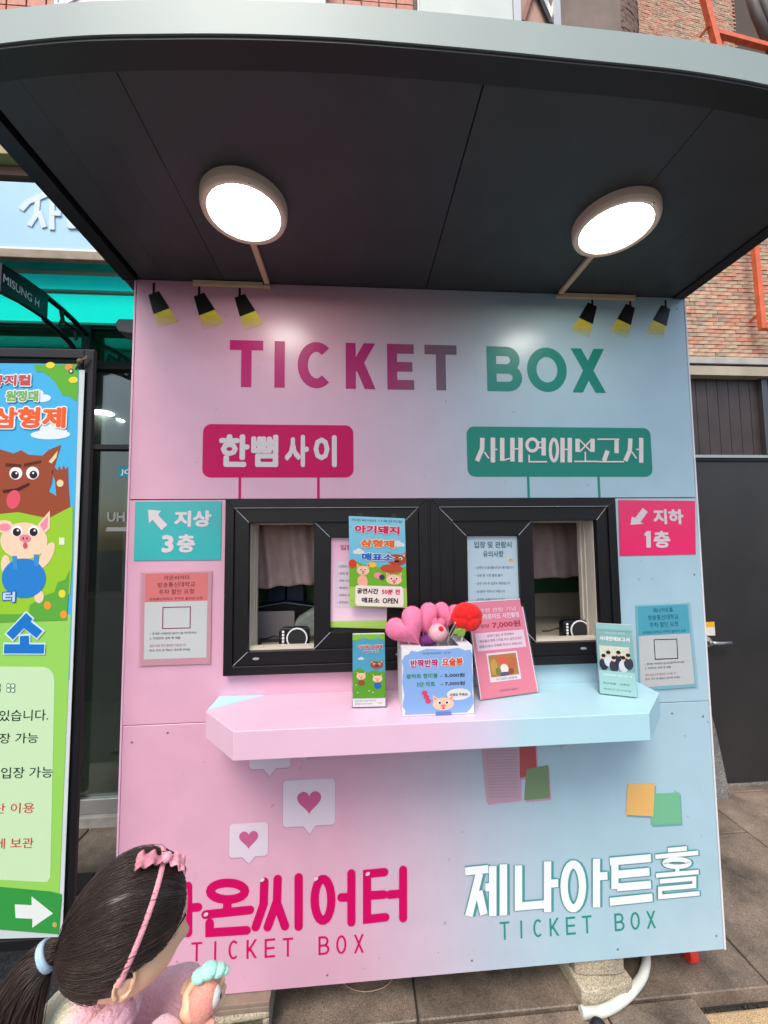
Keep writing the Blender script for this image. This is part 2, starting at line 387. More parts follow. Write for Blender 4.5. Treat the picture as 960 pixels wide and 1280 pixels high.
def slab(x0, x1, y0, y1):
    j = .0035; dz = random.uniform(-.0015, .0015)
    o = MB().box(x0+j, x1-j, y0+j, y1-j, -.05, 0+dz).build('paving_slab', m_granite, pv, bevel=.003, seg=1); return o
for i in range(len(xs)-1):
    for k in range(3):
        if k == 2 and xs[i] < 1.7: continue
        y0, y1 = ys[k], ys[k+1]
        if xs[i] > 1.7 and k == 0: y1 = .95
        if xs[i] > 1.7 and k == 1: y0 = .95
        x0, x1 = xs[i], xs[i+1]
        if x0 < -1.08 < x1: x0 = -1.08
        if x1 <= -1.08: continue
        slab(x0, x1, y0, y1)
for k in range(4): slab(-1.08-.61*(k+1), -1.08-.61*k, .42, 1.03)
kb = MB(); kerb = empty('kerb', (0, 0, 0)); kerb['kind'] = 'structure'
m_orange = ground_mat('worn_yellow_paint', (.25, .19, .12), (.52, .33, .14), (.60, .46, .28), sc=500, stain=(.55, 1.15))
m_wpaint = ground_mat('worn_white_paint', (.32, .29, .24), (.50, .46, .38), (.62, .58, .50), sc=500, stain=(.6, 1.05))
for i in range(8):
    x0 = .872+i*.42
    mm = m_orange if i % 2 == 0 else m_wpaint
    MB().box(x0+.002, x0+.418, -.30, -.024, -.062, -.040).build('kerb_stone', mm, kerb, bevel=.008)
for a_, c_ in ((-1.08, -.67), (-.67, -.06), (-.06, .55), (.55, .868)): slab(a_, c_, -.62, -.012)
# concrete gutter debris between slabs and kerb
m_dirt = mat('kerb_dirt', (.05, .042, .03), rough=1)
b = MB()
for i in range(240):
    x = random.uniform(.87, 2.4); y = random.gauss(-.016, .005); r = random.uniform(.0015, .005)
    b.ball((x, y, -.052+r*.3), r, 5, 4)
tag(b.build('gutter_grit', m_dirt), 'dark grit collected in the gap between paving slabs and kerb', 'grit', kind='stuff')

# ================================================================ TICKET BOOTH
HT = 2.445; S1 = 1.6797; S2 = .9522; S3 = .1242; BW = 1.0; BD = .74
booth = empty('ticket_booth', (0, 0, 0), label='pink and pale blue ticket booth with black curved canopy and TICKET BOX lettering', cat='ticket booth')
j = .0016
MB().box(-BW, BW, 0, .03, S1+j, HT-.001).build('upper_panel', m_panel, booth, bevel=.0012, seg=1)
WX0, WX1, WZ0, WZ1 = -.672, .661, 1.112, 1.669
mb = MB().box(-BW, WX0, 0, .03, S2+j, S1-j).box(WX1, BW, 0, .03, S2+j, S1-j).box(WX0, WX1, 0, .03, S2+j, WZ0).box(WX0, WX1, 0, .03, WZ1, S1-j)
mb.build('middle_panel', m_panel, booth)
MB().box(-BW, BW, 0, .03, S3, S2-j).build('lower_panel', m_panel, booth, bevel=.0012, seg=1)
m_seam = mat('seam_shadow_strip', (.25, .12, .17), rough=.7)
box('backing_board', m_seam, -.995, WX0, .0301, .034, S3+.01, HT-.01, booth)
box('side_panel', m_panel, -BW, -BW+.03, .0302, BD, S3, HT-.001, booth)
box('side_panel', m_panel, BW-.03, BW, .0302, BD, S3, HT-.001, booth)
m_pw = mat('edge_trim_white', (.72, .72, .74), rough=.35)
box('edge_trim', m_pw, BW+.0004, BW+.006, -.002, .034, S3, HT-.003, booth)
box('edge_trim', mat('edge_trim_pink', (.78, .45, .60), rough=.4), -BW-.006, -BW-.0004, -.002, .034, S3, HT-.003, booth)
box('back_panel', m_panel, -BW, BW, BD+.001, BD+.03, S3, HT-.001, booth)
box('booth_floor', mat('plywood', (.35, .25, .15), rough=.7), -.96, .96, .04, BD-.01, S3+.002, S3+.03, booth)
m_base = mat('base_frame_steel', (.10, .085, .075), rough=.6, var=.2)
MB().box(-.96, .96, .085, .125, S3-.03, S3-.002).box(-.99, .99, .68, .73, S3-.03, S3-.002).box(-.96, -.92, .126, .679, S3-.03, S3-.002).box(.92, .96, .126, .679, S3-.03, S3-.002).build('base_frame', m_base, booth)
box('interior_lining', m_dark, -.965, .965, .70, .72, S3+.04, HT-.03, booth)
# --- canopy
fr = [(-1.045, -.615), (-.96, -.637), (-.893, -.651), (-.74, -.672), (-.595, -.684), (-.452, -.693), (-.309, -.698), (-.193, -.699), (-.014, -.698), (.174, -.695), (.351, -.692), (.474, -.686), (.586, -.677), (.72, -.662), (.86, -.640), (1.0, -.612)]
_q = []
for _i in range(len(fr)-1):
    p0, p1, p2, p3_ = (Vector(fr[max(_i-1, 0)]), Vector(fr[_i]), Vector(fr[_i+1]), Vector(fr[min(_i+2, len(fr)-1)]))
    for _t in range(5):
        t = _t/5; _q.append(tuple(.5*((2*p1)+(p2-p0)*t+(2*p0-5*p1+4*p2-p3_)*t*t+(3*p1-p0-3*p2+p3_)*t**3)))
fr = _q+[fr[-1]]
def fy(x):
    for a, b in zip(fr, fr[1:]):
        if a[0] <= x <= b[0]: return a[1]+(b[1]-a[1])*(x-a[0])/(b[0]-a[0])
    return fr[0][1] if x < 0 else fr[-1][1]
seams = [-.985, -.90, -.80, -.705, .0092, .512, .62, .735, .985]
def soffit_panel(x0, x1, g):
    n = 14; P = [(x0+g+(x1-x0-2*g)*k/n, ) for k in range(n+1)]
    pts = [(p[0], fy(p[0])+.045) for p in P]
    poly2 = pts+[(x1-g, .0), (x0+g, .0)]
    return MB().prismz(poly2, HT+random.uniform(0, .0003), HT+.02).build('soffit_panel', m_char, booth)
for a, b_ in zip(seams, seams[1:]):
    soffit_panel(a, b_, .0016 if (abs(a-.0092) < .01 or abs(b_-.0092) < .01) else .00028)
m_gl = mat('groove_black', (.004, .004, .004), rough=.7)
tp = [(x, fy(x)+.02) for x, _ in fr]
MB().prismz([(p[0]*.99, p[1]) for p in tp]+[(.99, .76), (-1.03, .76)], HT+.022, HT+.05).build('canopy_deck', m_gl, booth)
# trim lip (front curve + sides)
N = len(fr); b = MB()
o_ = fr; i_ = [(max(-1.0+.0004*x, min(.958+.0004*x, x)), y+.047) for x, y in fr]
for k in range(N-1):
    b.prismz([o_[k], o_[k+1], i_[k+1], i_[k]], HT-.006, HT+.02)
b.build('canopy_front_trim', m_lip, booth, bevel=0)
MB().prismz([(-1.045, -.6135), (-1.0, -.566), (-1.0, .0), (-1.045, 0)], HT-.006, HT+.02).build('canopy_side_trim', m_lip, booth)
MB().prismz([(.958, -.563), (1.0, -.6105), (1.0, -.0), (.958, 0)], HT-.006, HT+.02).build('canopy_side_trim', m_lip, booth)
b = MB()
for k in range(N-1):
    (x0, y0), (x1, y1) = fr[k], fr[k+1]
    b.prismz([(x0, y0-.004), (x1, y1-.004), (x1, y1), (x0, y0)], HT, HT+.066)
b.build('fascia', m_fascia, booth)
box('side_fascia', m_fascia, 1.0005, 1.004, -.612, .76, HT+.001, HT+.064, booth)
box('side_fascia', m_fascia, -1.049, -1.0455, -.615, .76, HT+.001, HT+.064, booth)
MB().prismz([(p[0], p[1]) for p in fr]+[(1.0, .76), (-1.045, .76)], HT+.052, HT+.062).build('canopy_roof', m_fascia, booth)
# --- counter
KT = 1.0334; KB = KT-.0769
kp = [(-.7003, .0), (-.7003, -.1127), (-.5796, -.2463), (.5893, -.2463), (.7281, -.1127), (.7281, .0)]
MB().prismz(kp, KB, KT).build('counter', m_counter, booth, bevel=.0018)
MB().prismz([(-.6985, -.002), (-.6985, -.105), (-.555, -.012), (-.548, -.002)], KT+.0003, KT+.001).build('counter_inlay', mat('blue_vinyl', (.42, .72, .82), rough=.35), booth)
for x in (-.42, .45):
    MB().prismx([(-.003, KB-.002), (-.16, KB-.002), (-.16, KB-.02), (-.02, KB-.13), (-.003, KB-.13)], x-.01, x+.01).build('counter_bracket', m_pw, booth)
m_pl = mat('clear_tape', (.7, .6, .66), rough=.2, alpha=.35, var=0)
# --- windows
def ring4(name, o, i, y0, y1, m, parent, bevel=.0012):
    (ox0, ox1, oz0, oz1), (ix0, ix1, iz0, iz1) = o, i; g = .0003
    for pts in ([(ox0, oz0), (ix0, iz0), (ix0, iz1), (ox0, oz1)], [(ox1, oz0), (ox1, oz1), (ix1, iz1), (ix1, iz0)],
                [(ox0, oz1), (ix0, iz1), (ix1, iz1), (ox1, oz1)], [(ox0, oz0), (ox1, oz0), (ix1, iz0), (ix0, iz0)]):
        MB().prismy(pts, y0, y1).build(name, m, parent, bevel=bevel, seg=1)
def thin(b, p, q, w, y):
    d = Vector((q[0]-p[0], q[1]-p[1])).normalized(); n = Vector((-d.y, d.x))*w/2
    b.prismy([(p[0]-n.x, p[1]-n.y), (q[0]-n.x, q[1]-n.y), (q[0]+n.x, q[1]+n.y), (p[0]+n.x, p[1]+n.y)], y-.0006, y+.0004)
def window(flip):
    root = empty('window', (0, 0, 0)); root.parent = booth
    def X(a, b): return (a, b)
    if not flip: fo = (-.68, -.004, 1.106, 1.677); f1 = (-.652, -.036, 1.134, 1.648); f2 = (-.605, -.085, 1.178, 1.600); so_ = (-.392, -.083, 1.1782, 1.6018); si = (-.338, -.134, 1.232, 1.549); jx = (-.605, -.392)
    else: fo = (.004, .669, 1.106, 1.677); f1 = (.034, .641, 1.134, 1.648); f2 = (.082, .600, 1.178, 1.600); so_ = (.080, .370, 1.1782, 1.6018); si = (.131, .319, 1.232, 1.549); jx = (.370, .600)
    ring4('frame_flange', fo, f1, -.030, .0, m_black, root)
    ring4('frame_rail', f1, f2, -.022, .03, m_black, root)
    ring4('sash_rail', so_, si, -.012, .028, m_black, root)
    box('sash_panel', mat('black_board', (.016, .015, .017), rough=.25), si[0], si[1], .004, .02, si[2], si[3], root)
    g = None
    for (a, b_) in (((f1[0], f1[3]), (f2[0], f2[3])), ((f1[0], f1[2]), (f2[0], f2[2])), ((f1[1], f1[3]), (f2[1], f2[3])), ((f1[1], f1[2]), (f2[1], f2[2]))): g = MB(); thin(g, a, b_, .0016, -.0225); g.build('mitre_line', m_gasket, root)
    for (a, b_) in (((so_[0], so_[3]), (si[0], si[3])), ((so_[0], so_[2]), (si[0], si[2])), ((so_[1], so_[3]), (si[1], si[3])), ((so_[1], so_[2]), (si[1], si[2]))): g = MB(); thin(g, a, b_, .0016, -.0125); g.build('mitre_line', m_gasket, root)
    g = MB(); g.prismy([(f1[0], f1[3]-.0006), (f1[1], f1[3]-.0006), (f1[1], f1[3]+.0006), (f1[0], f1[3]+.0006)], -.031, -.0302)
    g.build('mitre_line', m_gasket, root)
    # drain slots along the bottom rail
    for q in ((.12, .88) if not flip else (.12, .82)):
        cx = f1[0]+(f1[1]-f1[0])*q
        d = MB(); d.prismy(ell(cx, 1.156, .011, .0042, 16), -.0232, -.0215)
        d.build('drain_cap', mat('grey_cap', (.30, .30, .33), rough=.35), root)
    # cream reveal of the open half
    x0, x1 = jx; t = .0
    J = .012
    box('reveal', m_cream, f2[0] if not flip else x0, f2[0]+J if not flip else x1, .031, .135, 1.590, 1.602, root) if False else None
    if not flip:
        MB().box(-.617, -.604, .0, .05, 1.178, 1.600).box(-.6165, -.602, .051, .07, 1.160, 1.600).box(-.616, -.600, .071, .09, 1.160, 1.6).build('reveal_jamb', m_cream, root)
        box('reveal_head', m_cream, -.6, x1, .029, .135, 1.596, 1.61, root); box('reveal_sill', m_cream, -.6, x1+.05, .029, .16, 1.140, 1.160, root)
        box('sill_stop', m_cream, -.604, x1-.001, -.004, .0285, 1.1785, 1.187, root)
    else:
        MB().box(.598, .612, .0, .05, 1.178, 1.6).box(.595, .612, .051, .07, 1.160, 1.6).box(.591, .612, .071, .09, 1.160, 1.6).build('reveal_jamb', m_cream, root)
        box('reveal_head', m_cream, x0, .596, .029, .135, 1.596, 1.61, root); box('reveal_sill', m_cream, x0-.05, .59, .029, .16, 1.140, 1.160, root)
        box('sill_stop', m_cream, x0+.001, .599, -.004, .0285, 1.1785, 1.187, root)
    return root
window(False); window(True)
box('window_mullion', m_black, -.0035, .0035, -.027, .02, 1.106, 1.677, booth)
box('interior_desk', mat('desk_beige', (.42, .36, .28), rough=.6), .2, .95, .165, .50, 1.12, 1.16, booth)
box('interior_desk', mat('desk_dark', (.09, .075, .06), rough=.6), -.95, .19, .165, .50, 1.12, 1.16, booth)
box('desk_upstand', mat('desk_beige', (.42, .36, .28)), .2, .95, .50, .52, 1.12, 1.27, booth)
# --- castors
def castor(x, y, parent):
    r = empty('castor', (0, 0, 0)); r.parent = parent
    box('castor_plate', m_steel, x-.035, x+.035, y-.03, y+.03, S3-.036, S3-.031, r)
    MB().box(x-.022, x-.019, y-.010, y+.012, .034, S3-.037).box(x+.019, x+.022, y-.010, y+.012, .034, S3-.037).box(x-.0215, x+.0215, y-.018, y+.02, S3-.044, S3-.0365).build('castor_fork', m_steel, r)
    MB().lathe([(.012, -.016), (.028, -.016), (.032, -.012), (.032, .012), (.028, .016), (.012, .016)], (x, y, .032), 'x', 28).build('castor_wheel', mat('red_polyurethane', (.62, .03, .02), rough=.35), r, bevel=0)
    MB().lathe([(.002, -.024), (.007, -.024), (.007, .024), (.002, .024)], (x, y, .032), 'x', 10).build('castor_axle', m_steel, r)
for x, y in ((.950, .095), (-.93, .075), (.93, .66), (-.93, .66)): castor(x, y, booth)
# --- printed lettering TICKET BOX
def latin(ch, x0, x1, z0, z1, th):
    h = th/2; a, b_, c, d = x0, x1, z0, z1; mx = (a+b_)/2; mz = (c+d)/2
    if ch == 'T': return [[(a, d-h), (b_, d-h)], [(mx, d-th), (mx, c)]]
    if ch == 'I': return [[(mx, d), (mx, c)]]
    if ch == 'C': return [arc(mx+.02*(b_-a), mz, (b_-a)/2-h, (d-c)/2-h, 48, 312, 22)]
    if ch == 'K': return [[(a+h, d), (a+h, c)], ('P', b_-h*1.25, d, a+th*.75, mz-.12*(d-c)), ('P', a+th*1.25, mz+.1*(d-c), b_-h*1.2, c)]
    if ch == 'E': return [[(a+h, d), (a+h, c)], [(a+th, d-h), (b_, d-h)], [(a+th, mz), (b_-.06*(b_-a), mz)], [(a+th, c+h), (b_, c+h)]]
    if ch == 'O':
        P = arc(mx, mz, (b_-a)/2-h, (d-c)/2-h, 0, 360, 30); P[-1] = P[0]; return [P]
    if ch == 'X': return [('P', a+h*1.2, d, b_-h*1.2, c), ('P', b_-h*1.2, d, a+h*1.2, c)]
    if ch == 'B':
        q = (d-c)/4; r1 = q-h/2
        up_ = [(a+th, d-h)]+arc(b_-q*1.15, d-h-r1, r1*.98, r1, 90, -90, 10)+[(a+th, d-h-2*r1)]
        lo = [(a+th, mz)]+arc(b_-q*1.0, (mz+c+h)/2, r1*1.02, (mz-c-h)/2, 90, -90, 10)+[(a+th, c+h)]
        return [[(a+h, d), (a+h, c)], up_, lo]
I2 = lambda u, v: (u, v)
xsT = [('T', -.683, -.569), ('I', -.53, -.495), ('C', -.453, -.323), ('K', -.283, -.176), ('E', -.136, -.040), ('T', -.001, .116), ('B', .226, .347), ('O', .376, .526), ('X', .543, .674)]
for ch, a, b_ in xsT: strokes('lettering', latin(ch, a, b_, 2.069, 2.236, .0355), I2, .0355, m_title, booth, lay=1)
def latin_row(s, u0, v0, u1, v1, hh, th, m, gap=.45):
    """thin spaced capitals running from photo point (u0,v0) to (u1,v1) along their base line"""
    x0, z0 = at(u0, v0); x1, z1 = at(u1, v1); n = len(s); step = (x1-x0)/(n-gap)
    w = step*(1-gap)
    for k, ch in enumerate(s):
        if ch == ' ': continue
        a = x0+k*step; zz = z0+(z1-z0)*(a-x0)/(x1-x0); ww = w*(.2 if ch == 'I' else 1); o = (w-ww)/2
        strokes('lettering', latin(ch, a+o, a+o+ww, zz, zz+hh, th), I2, th, m, booth, lay=1)
latin_row('TICKET BOX', 239, 1202, 455, 1191, .056, .0065, m_mag, .42)
latin_row('TICKET BOX', 625, 1175, 820, 1160, .056, .0065, m_teal, .42)
# --- title plates
def P(u, v): return at(u, v, 0)
def plate(u0, v0, u1, v1, m, legs):
    x0, z1 = P(u0, v0); x1, z0 = P(u1, v1)
    MB().flat(rrect(x0, x1, z0, z1, .028), -LY).build('printed_plate', m, booth)
    for lu in legs:
        xa, za = P(lu, 596); MB().flat([(xa-.0045, S1+.002), (xa+.0045, S1+.002), (xa+.0045, z0-.0002), (xa-.0045, z0-.0002)], -LY).build('printed_post', m, booth)
plate(254, 530, 442, 597, m_mag, (300, 398)); plate(583, 533, 816, 596, m_teal, (660, 748))
m_ivory = mat('ivory_print', (.78, .68, .66), rough=.35, var=0)
cx = [(275, 321), (322, 349+.0), (355, 385), (390, 422)]
x0, z1 = P(275, 543); x1, z0 = P(422, 584)
for ch, (ua, ub) in zip('한뼘사이', ((274, 312), (314, 348), (356, 386), (392, 421))):
    text(ch, P(ua, 560)[0], P(ub, 560)[0], z0, z1, m_offw, booth, lay=2, off=.042)
# theatre title with condensed strokes
Tc = lambda u, v: P(520+u/2.667, 340+v/2.667)
thick = [[(221, 553), (220, 590), (203, 630)], [(256, 552), (256, 635)], [(287, 553), (287, 630)], [(321, 553), (321, 632)], [(348, 553), (348, 634)],
         [(425, 553), (425, 612)], [(488, 553), (488, 635)], [(512, 553), (512, 635)], [(538, 556), (538, 600)], [(588, 556), (588, 600)],
         [(668, 558), (668, 604)], [(638, 596), (626, 630)], [(714, 555), (712, 595), (697, 630)], [(750, 553), (750, 636)]]
for st_ in thick: strokes('lettering', [st_], Tc, .0165, m_ivory, booth, lay=2)
def ringst(cx, cy, rx, ry): Q = arc(cx, cy, rx, ry, 0, 360, 22); Q[-1] = Q[0]; return Q
for st_ in (ringst(387, 577, 18, 20), ringst(459, 594, 12, 36)): strokes('lettering', [st_], Tc, .0115, m_ivory, booth, lay=3)
fine = [[(227, 600), (242, 622)], [(256, 592), (270, 592)], [(290, 628), (312, 622)], [(321, 590), (348, 590)], [(405, 568), (425, 568)], [(405, 586), (425, 586)], [(376, 610), (376, 633), (436, 633)],
        [(488, 592), (512, 592)], [(544, 560), (583, 600)], [(583, 560), (544, 600)], [(526, 632), (606, 632)], [(563, 600), (563, 630)], [(603, 558), (676, 558)], [(606, 633), (692, 633)], [(718, 600), (733, 622)], [(732, 592), (750, 592)]]
strokes('lettering', fine, Tc, .0055, m_ivory, booth, lay=4)
# theatre names on the lower panel
T2 = lambda u, v: P(140+u/2.4, 930+v/2.4)
raon = [[(132, 442), (196, 437), (196, 495), (137, 500), (137, 566), (203, 561)], [(228, 426), (228, 566)], [(232, 491), (258, 489)],
        ringst(347, 441, 52, 25), [(346, 470), (346, 496)], [(281, 511), (414, 497)], [(293, 536), (293, 565), (404, 558)],
        [(457, 412), (455, 480), (431, 548)], [(497, 404), (495, 470), (467, 548)], [(496, 480), (519, 545)], [(560, 399), (560, 546)],
        ringst(633, 466, 25, 62), [(688, 459), (712, 458)], [(718, 387), (718, 533)],
        [(817, 383), (765, 388), (765, 524), (820, 518)], [(768, 453), (815, 450)], [(832, 450), (868, 447)], [(873, 376), (873, 520)]]
strokes('lettering', raon, T2, .0265, m_mag, booth, lay=1, rnd=True)
for u, v in ((452, 403), (612, 400), (767, 385), (284, 506)):
    x, z = T2(u, v); MB().flat(ell(x, z, .0075, .0055, 14, .5), -.006).build('lettering_gloss', m_offw, booth)
m_scr = mat('screw_head', (.30, .27, .28), rough=.35, metal=.7)
for x, z in ((-.97, .90), (-.97, .16), (-.35, .155), (.12, .16), (.62, .155), (.975, .17), (.975, .90), (-.97, 1.62), (.975, 1.40), (-.975, 2.40), (.972, 2.40), (-.30, .925), (-.86, .925), (.86, .915)):
    MB().lathe([(.0005, .0016), (.0030, .0012), (.0036, .0002)], (x, -.0002, z), 'y', 10).build('screw', m_scr, booth)
T3 = lambda u, v: P(520+u/2.1818, 930+v/2.1818)
jena = [[(133, 345), (196, 338)], [(172, 350), (143, 466)], [(170, 398), (184, 462)], [(188, 388), (202, 387)], [(208, 330), (208, 466)], [(237, 325), (237, 464)],
        [(278, 328), (278, 440), (348, 434)], [(357, 317), (357, 455)], [(362, 378), (386, 376)],
        ringst(427, 385, 25, 60), [(490, 310), (490, 442)], [(496, 358), (520, 356)],
        [(526, 318), (638, 308)], [(540, 322), (540, 392)], [(545, 353), (634, 345)], [(545, 388), (638, 380)], [(526, 427), (642, 415)]]
hol = [[(684, 287), (736, 282)], [(650, 305), (767, 294)], ringst(709, 322, 34, 10), [(652, 356), (768, 346)], [(710, 338), (710, 350)], [(662, 372), (756, 364), (756, 384), (663, 392), (663, 414), (770, 404)]]
m_tl = mat('teal_outline', lin((70, 150, 150)), rough=.35, var=0); m_wh = mat('white_print', (.80, .82, .82), rough=.35, var=0)
for st, th in ((jena, .0255), (hol, .0145)):
    strokes('lettering_shadow', st, T3, th+.004, m_tl, booth, lay=1, dx=.0085, dz=-.0035)
    strokes('lettering_outline', st, T3, th+.006, m_tl, booth, lay=4)
    strokes('lettering', st, T3, th, m_wh, booth, lay=7)
# --- printed spot lamps
m_ylw = bpy.data.materials.new('spot_beam_print'); m_ylw.use_nodes = True
n_ = m_ylw.node_tree; bb_ = n_.nodes['Principled BSDF']; bb_.inputs['Base Color'].default_value = (.80, .66, .05, 1); bb_.inputs['Roughness'].default_value = .35
tc_ = n_.nodes.new('ShaderNodeTexCoord'); sp_ = n_.nodes.new('ShaderNodeSeparateXYZ'); mr_ = n_.nodes.new('ShaderNodeMapRange')
n_.links.new(tc_.outputs['Generated'], sp_.inputs[0]); n_.links.new(sp_.outputs[2], mr_.inputs['Value'])
mr_.inputs['From Min'].default_value = .0; mr_.inputs['From Max'].default_value = .85; n_.links.new(mr_.outputs[0], bb_.inputs['Alpha'])
def spot(tx, tz, sgn):
    r = empty('printed_spotlight', (0, 0, 0)); r.parent = booth
    a = radians(24)*sgn; c_, s_ = cos(a), sin(a)
    def R(u, v): return (tx+u*c_-v*s_, tz-.012+u*s_+v*c_)
    MB().flat([(tx-.004, tz-.014), (tx+.004, tz-.014), (tx+.004, HT-.012), (tx-.004, HT-.012)], -LY).build('lamp_rod', m_black, r)
    MB().flat([R(-.019, 0), R(-.029, -.070), R(.029, -.070), R(.019, 0)], -2*LY).build('lamp_body', m_black, r)
    pts = [R(-.027, -.0705)]+[R(-.037, -.126), R(.037, -.126)]+[R(.027, -.0705)]
    MB().flat(pts, -2*LY).build('lamp_glow', m_ylw, r)
for x in (-.942, -.79, -.652): spot(x, 2.408, 1)
for x in (.636, .785, .926): spot(x, 2.418, -1)
# --- speech bubbles and sticky notes printed on the lower panel
m_bub = mat('bubble_print', (.66, .56, .63), rough=.35, var=0); m_bsh = mat('bubble_edge', (.50, .28, .40), rough=.35, var=0); m_hrt = mat('heart_print', (.50, .10, .24), rough=.35, var=0)
def bubble(u0, v0, u1, v1, ut, vt, hs, hrt=True):
    x0, z1 = P(u0, v0); x1, z0 = P(u1, v1); xt, zt = P(ut, vt); mx = xt
    r = empty('printed_speech_bubble', (0, 0, 0)); r.parent = booth
    for m, dx, lay in ((m_bsh, .004, 1), (m_bub, 0, 2)):
        MB().flat([(p[0]-dx*.4, p[1]-dx) for p in rrect(x0, x1, z0, z1, .012)], -lay*LY).build('bubble_body', m, r)
        MB().flat([(mx-.02-dx*.4, z0-dx), (xt-dx*.4, zt-dx), (mx+.02-dx*.4, z0-dx)], -lay*LY-.0002).build('bubble_tail', m, r)
    if hrt: MB().flat(heart((x0+x1)/2, (z0+z1)/2, hs, hs*.92), -3*LY-.0003).build('bubble_heart', m_hrt, r)
bubble(354, 976, 419, 1030, 387, 1042, .078); bubble(287, 1030, 335, 1069, 311, 1079, .060); bubble(312, 925, 363, 959, 337, 970, .05, False)
def note(pts, c, name='printed_note'): poly(name, [P(*p) for p in pts], ink(c), booth, 2)
for pts, c in (([(601, 930), (649, 928), (650, 998), (608, 1003)], (190, 160, 172)), ([(644, 928), (669, 926), (671, 968), (649, 972)], (178, 88, 90)), ([(658, 961), (685, 956), (687, 997), (655, 1000)], (122, 146, 110)),
               ([(815, 992), (849, 990), (851, 1029), (813, 1031)], (118, 188, 146)), ([(784, 979), (818, 979), (816, 1020), (782, 1018)], (236, 186, 112))):
    sh = [(p[0]+2, p[1]+3) for p in pts]; poly('printed_note_shadow', [P(*p) for p in sh], m_bsh if pts[0][0] < 700 else ink((120, 165, 175)), booth, 1)
    MB().flat([P(*p) for p in reversed(pts)] if False else [P(*p) for p in pts][::-1], -(2+.2*pts[0][1]/1000)*LY - (.0006 if pts[0][0] in (658, 784) else 0)).build('printed_note', ink(c), booth)
for k in range(16):
    v_ = 938+k*3.8; q = [P(606+k*.3, v_), P(646, v_-.8), P(646, v_-.3), P(606+k*.3, v_+.5)]
    MB().flat(q[::-1], -.0022).build('printed_line', ink((160, 130, 142)), booth)
# ================================================================ CEILING LIGHTS, DUCTS
m_ring = mat('lamp_ring', (.92, .72, .58), rough=.4)
m_glow = mat('lamp_diffuser', (1, 1, 1), rough=.5, var=0, emit=(1.0, .97, .90), es=11.0)
for (x, y, lab) in ((-.5433, -.3312, 'left round lit ceiling lamp under the canopy, above the pink side'), (.494, -.3376, 'right round lit ceiling lamp under the canopy, above the blue side')):
    r = empty('ceiling_light', (x, y, HT), label=lab, cat='ceiling light', group='round lamps under the canopy')
    MB().lathe([(.0865, -.012), (.0875, -.019), (.094, -.0305), (.104, -.0325), (.1085, -.030), (.1115, -.022), (.112, -.0005)], (0, 0, 0), 'z', 56).build('lamp_ring', m_ring, r, smooth=False, bevel=0)
    MB().lathe([(.01, -.0235), (.05, -.023), (.0855, -.021), (.0862, -.013)], (0, 0, 0), 'z', 48).build('diffuser', m_glow, r)
    MB().ball((.104*cos(-1.2), .104*sin(-1.2), -.0325), .003, 8, 6).build('screw', m_steel, r)
def duct(lab, segs):
    r = empty('cable_duct', (0, 0, HT), label=lab, cat='cable duct', group='beige cable ducts under the canopy')
    for (x0, x1, y0, y1, z0, z1) in segs: MB().box(x0, x1, y0, y1, z0-HT, z1-HT).build('duct_length', m_duct, r, bevel=.002)
    return r
duct('beige cable duct from the left lamp to the wall and along its top', [(-.564, -.546, -.219, -.014, HT-.0125, HT-.0005), (-.808, -.570, -.0125, -.0006, HT-.021, HT-.003), (-.569, -.545, -.0130, -.0008, HT-.0225, HT-.0128)])
duct('beige cable duct from the right lamp to the wall and along its top', [(.498, .516, -.224, -.014, HT-.0125, HT-.0005), (.517, .800, -.0125, -.0006, HT-.021, HT-.003), (.493, .516, -.0130, -.0008, HT-.0225, HT-.0128)])
# small clips
# ================================================================ WALL SIGNS
def settle(root, loc):
    root.location = loc
    for ch in root.children: ch.location = ch.location-Vector(loc)
def sign(name, lab, cat, corners, m, group=None, th=.0025, bend=0, y=0.0):
    r = empty(name, label=lab, cat=cat, group=group)
    p = [at(u, v, -th) for u, v in corners]          # tl, tr, br, bl
    MB().prismy([p[3], p[2], p[1], p[0]], -th, -.0004).build('board', m, r, bevel=.0006, seg=1)
    return r, quad_map(p[3], p[2], p[1], p[0]), -th
def arrow(T, pts, m, r, y, lay=1): MB().flat([T(*p) for p in pts], y-lay*LY).build('arrow', m, r)
m_tsign = mat('teal_sign', lin((44, 172, 172)), rough=.3, coat=.3); m_psign = mat('pink_sign', lin((236, 34, 104)), rough=.3, coat=.3)
def tx(T, s, u0, u1, v0, v1, m, r, y, lay=1, off=0., **k):
    (xa, za), (xb, zb), (xc, zc) = T(u0, (v0+v1)/2), T(u1, (v0+v1)/2), T((u0+u1)/2, v0); zd = T((u0+u1)/2, v1)[1]
    return text(s, xa, xb, zc, zd, m, r, lay=lay, y=y, off=off, rot=math.atan2(zb-za, xb-xa), **k)
r, T, y = sign('direction_sign', 'teal sign with an up-left arrow reading third floor above ground', 'sign', [(169, 627), (277, 626), (276, 700), (167, 701)], m_tsign)
arrow(T, [(.15, .86), (.30, .84), (.265, .77), (.375, .60), (.31, .51), (.205, .69), (.165, .63)][::-1], m_offw, r, y)
tx(T, '지상', .455, .885, .56, .84, m_offw, r, y, off=.045); tx(T, '3', .315, .455, .13, .43, m_offw, r, y, off=.045); tx(T, '층', .49, .70, .13, .44, m_offw, r, y, off=.04)
settle(r, (-.84, 0, 1.572))
r, T, y = sign('direction_sign', 'hot pink sign with a down-left arrow reading first basement floor', 'sign', [(773, 625), (869, 626), (870, 693), (775, 695)], m_psign)
arrow(T, [(.145, .555), (.165, .70), (.21, .68), (.31, .86), (.375, .79), (.275, .60), (.32, .57)], m_offw, r, y)
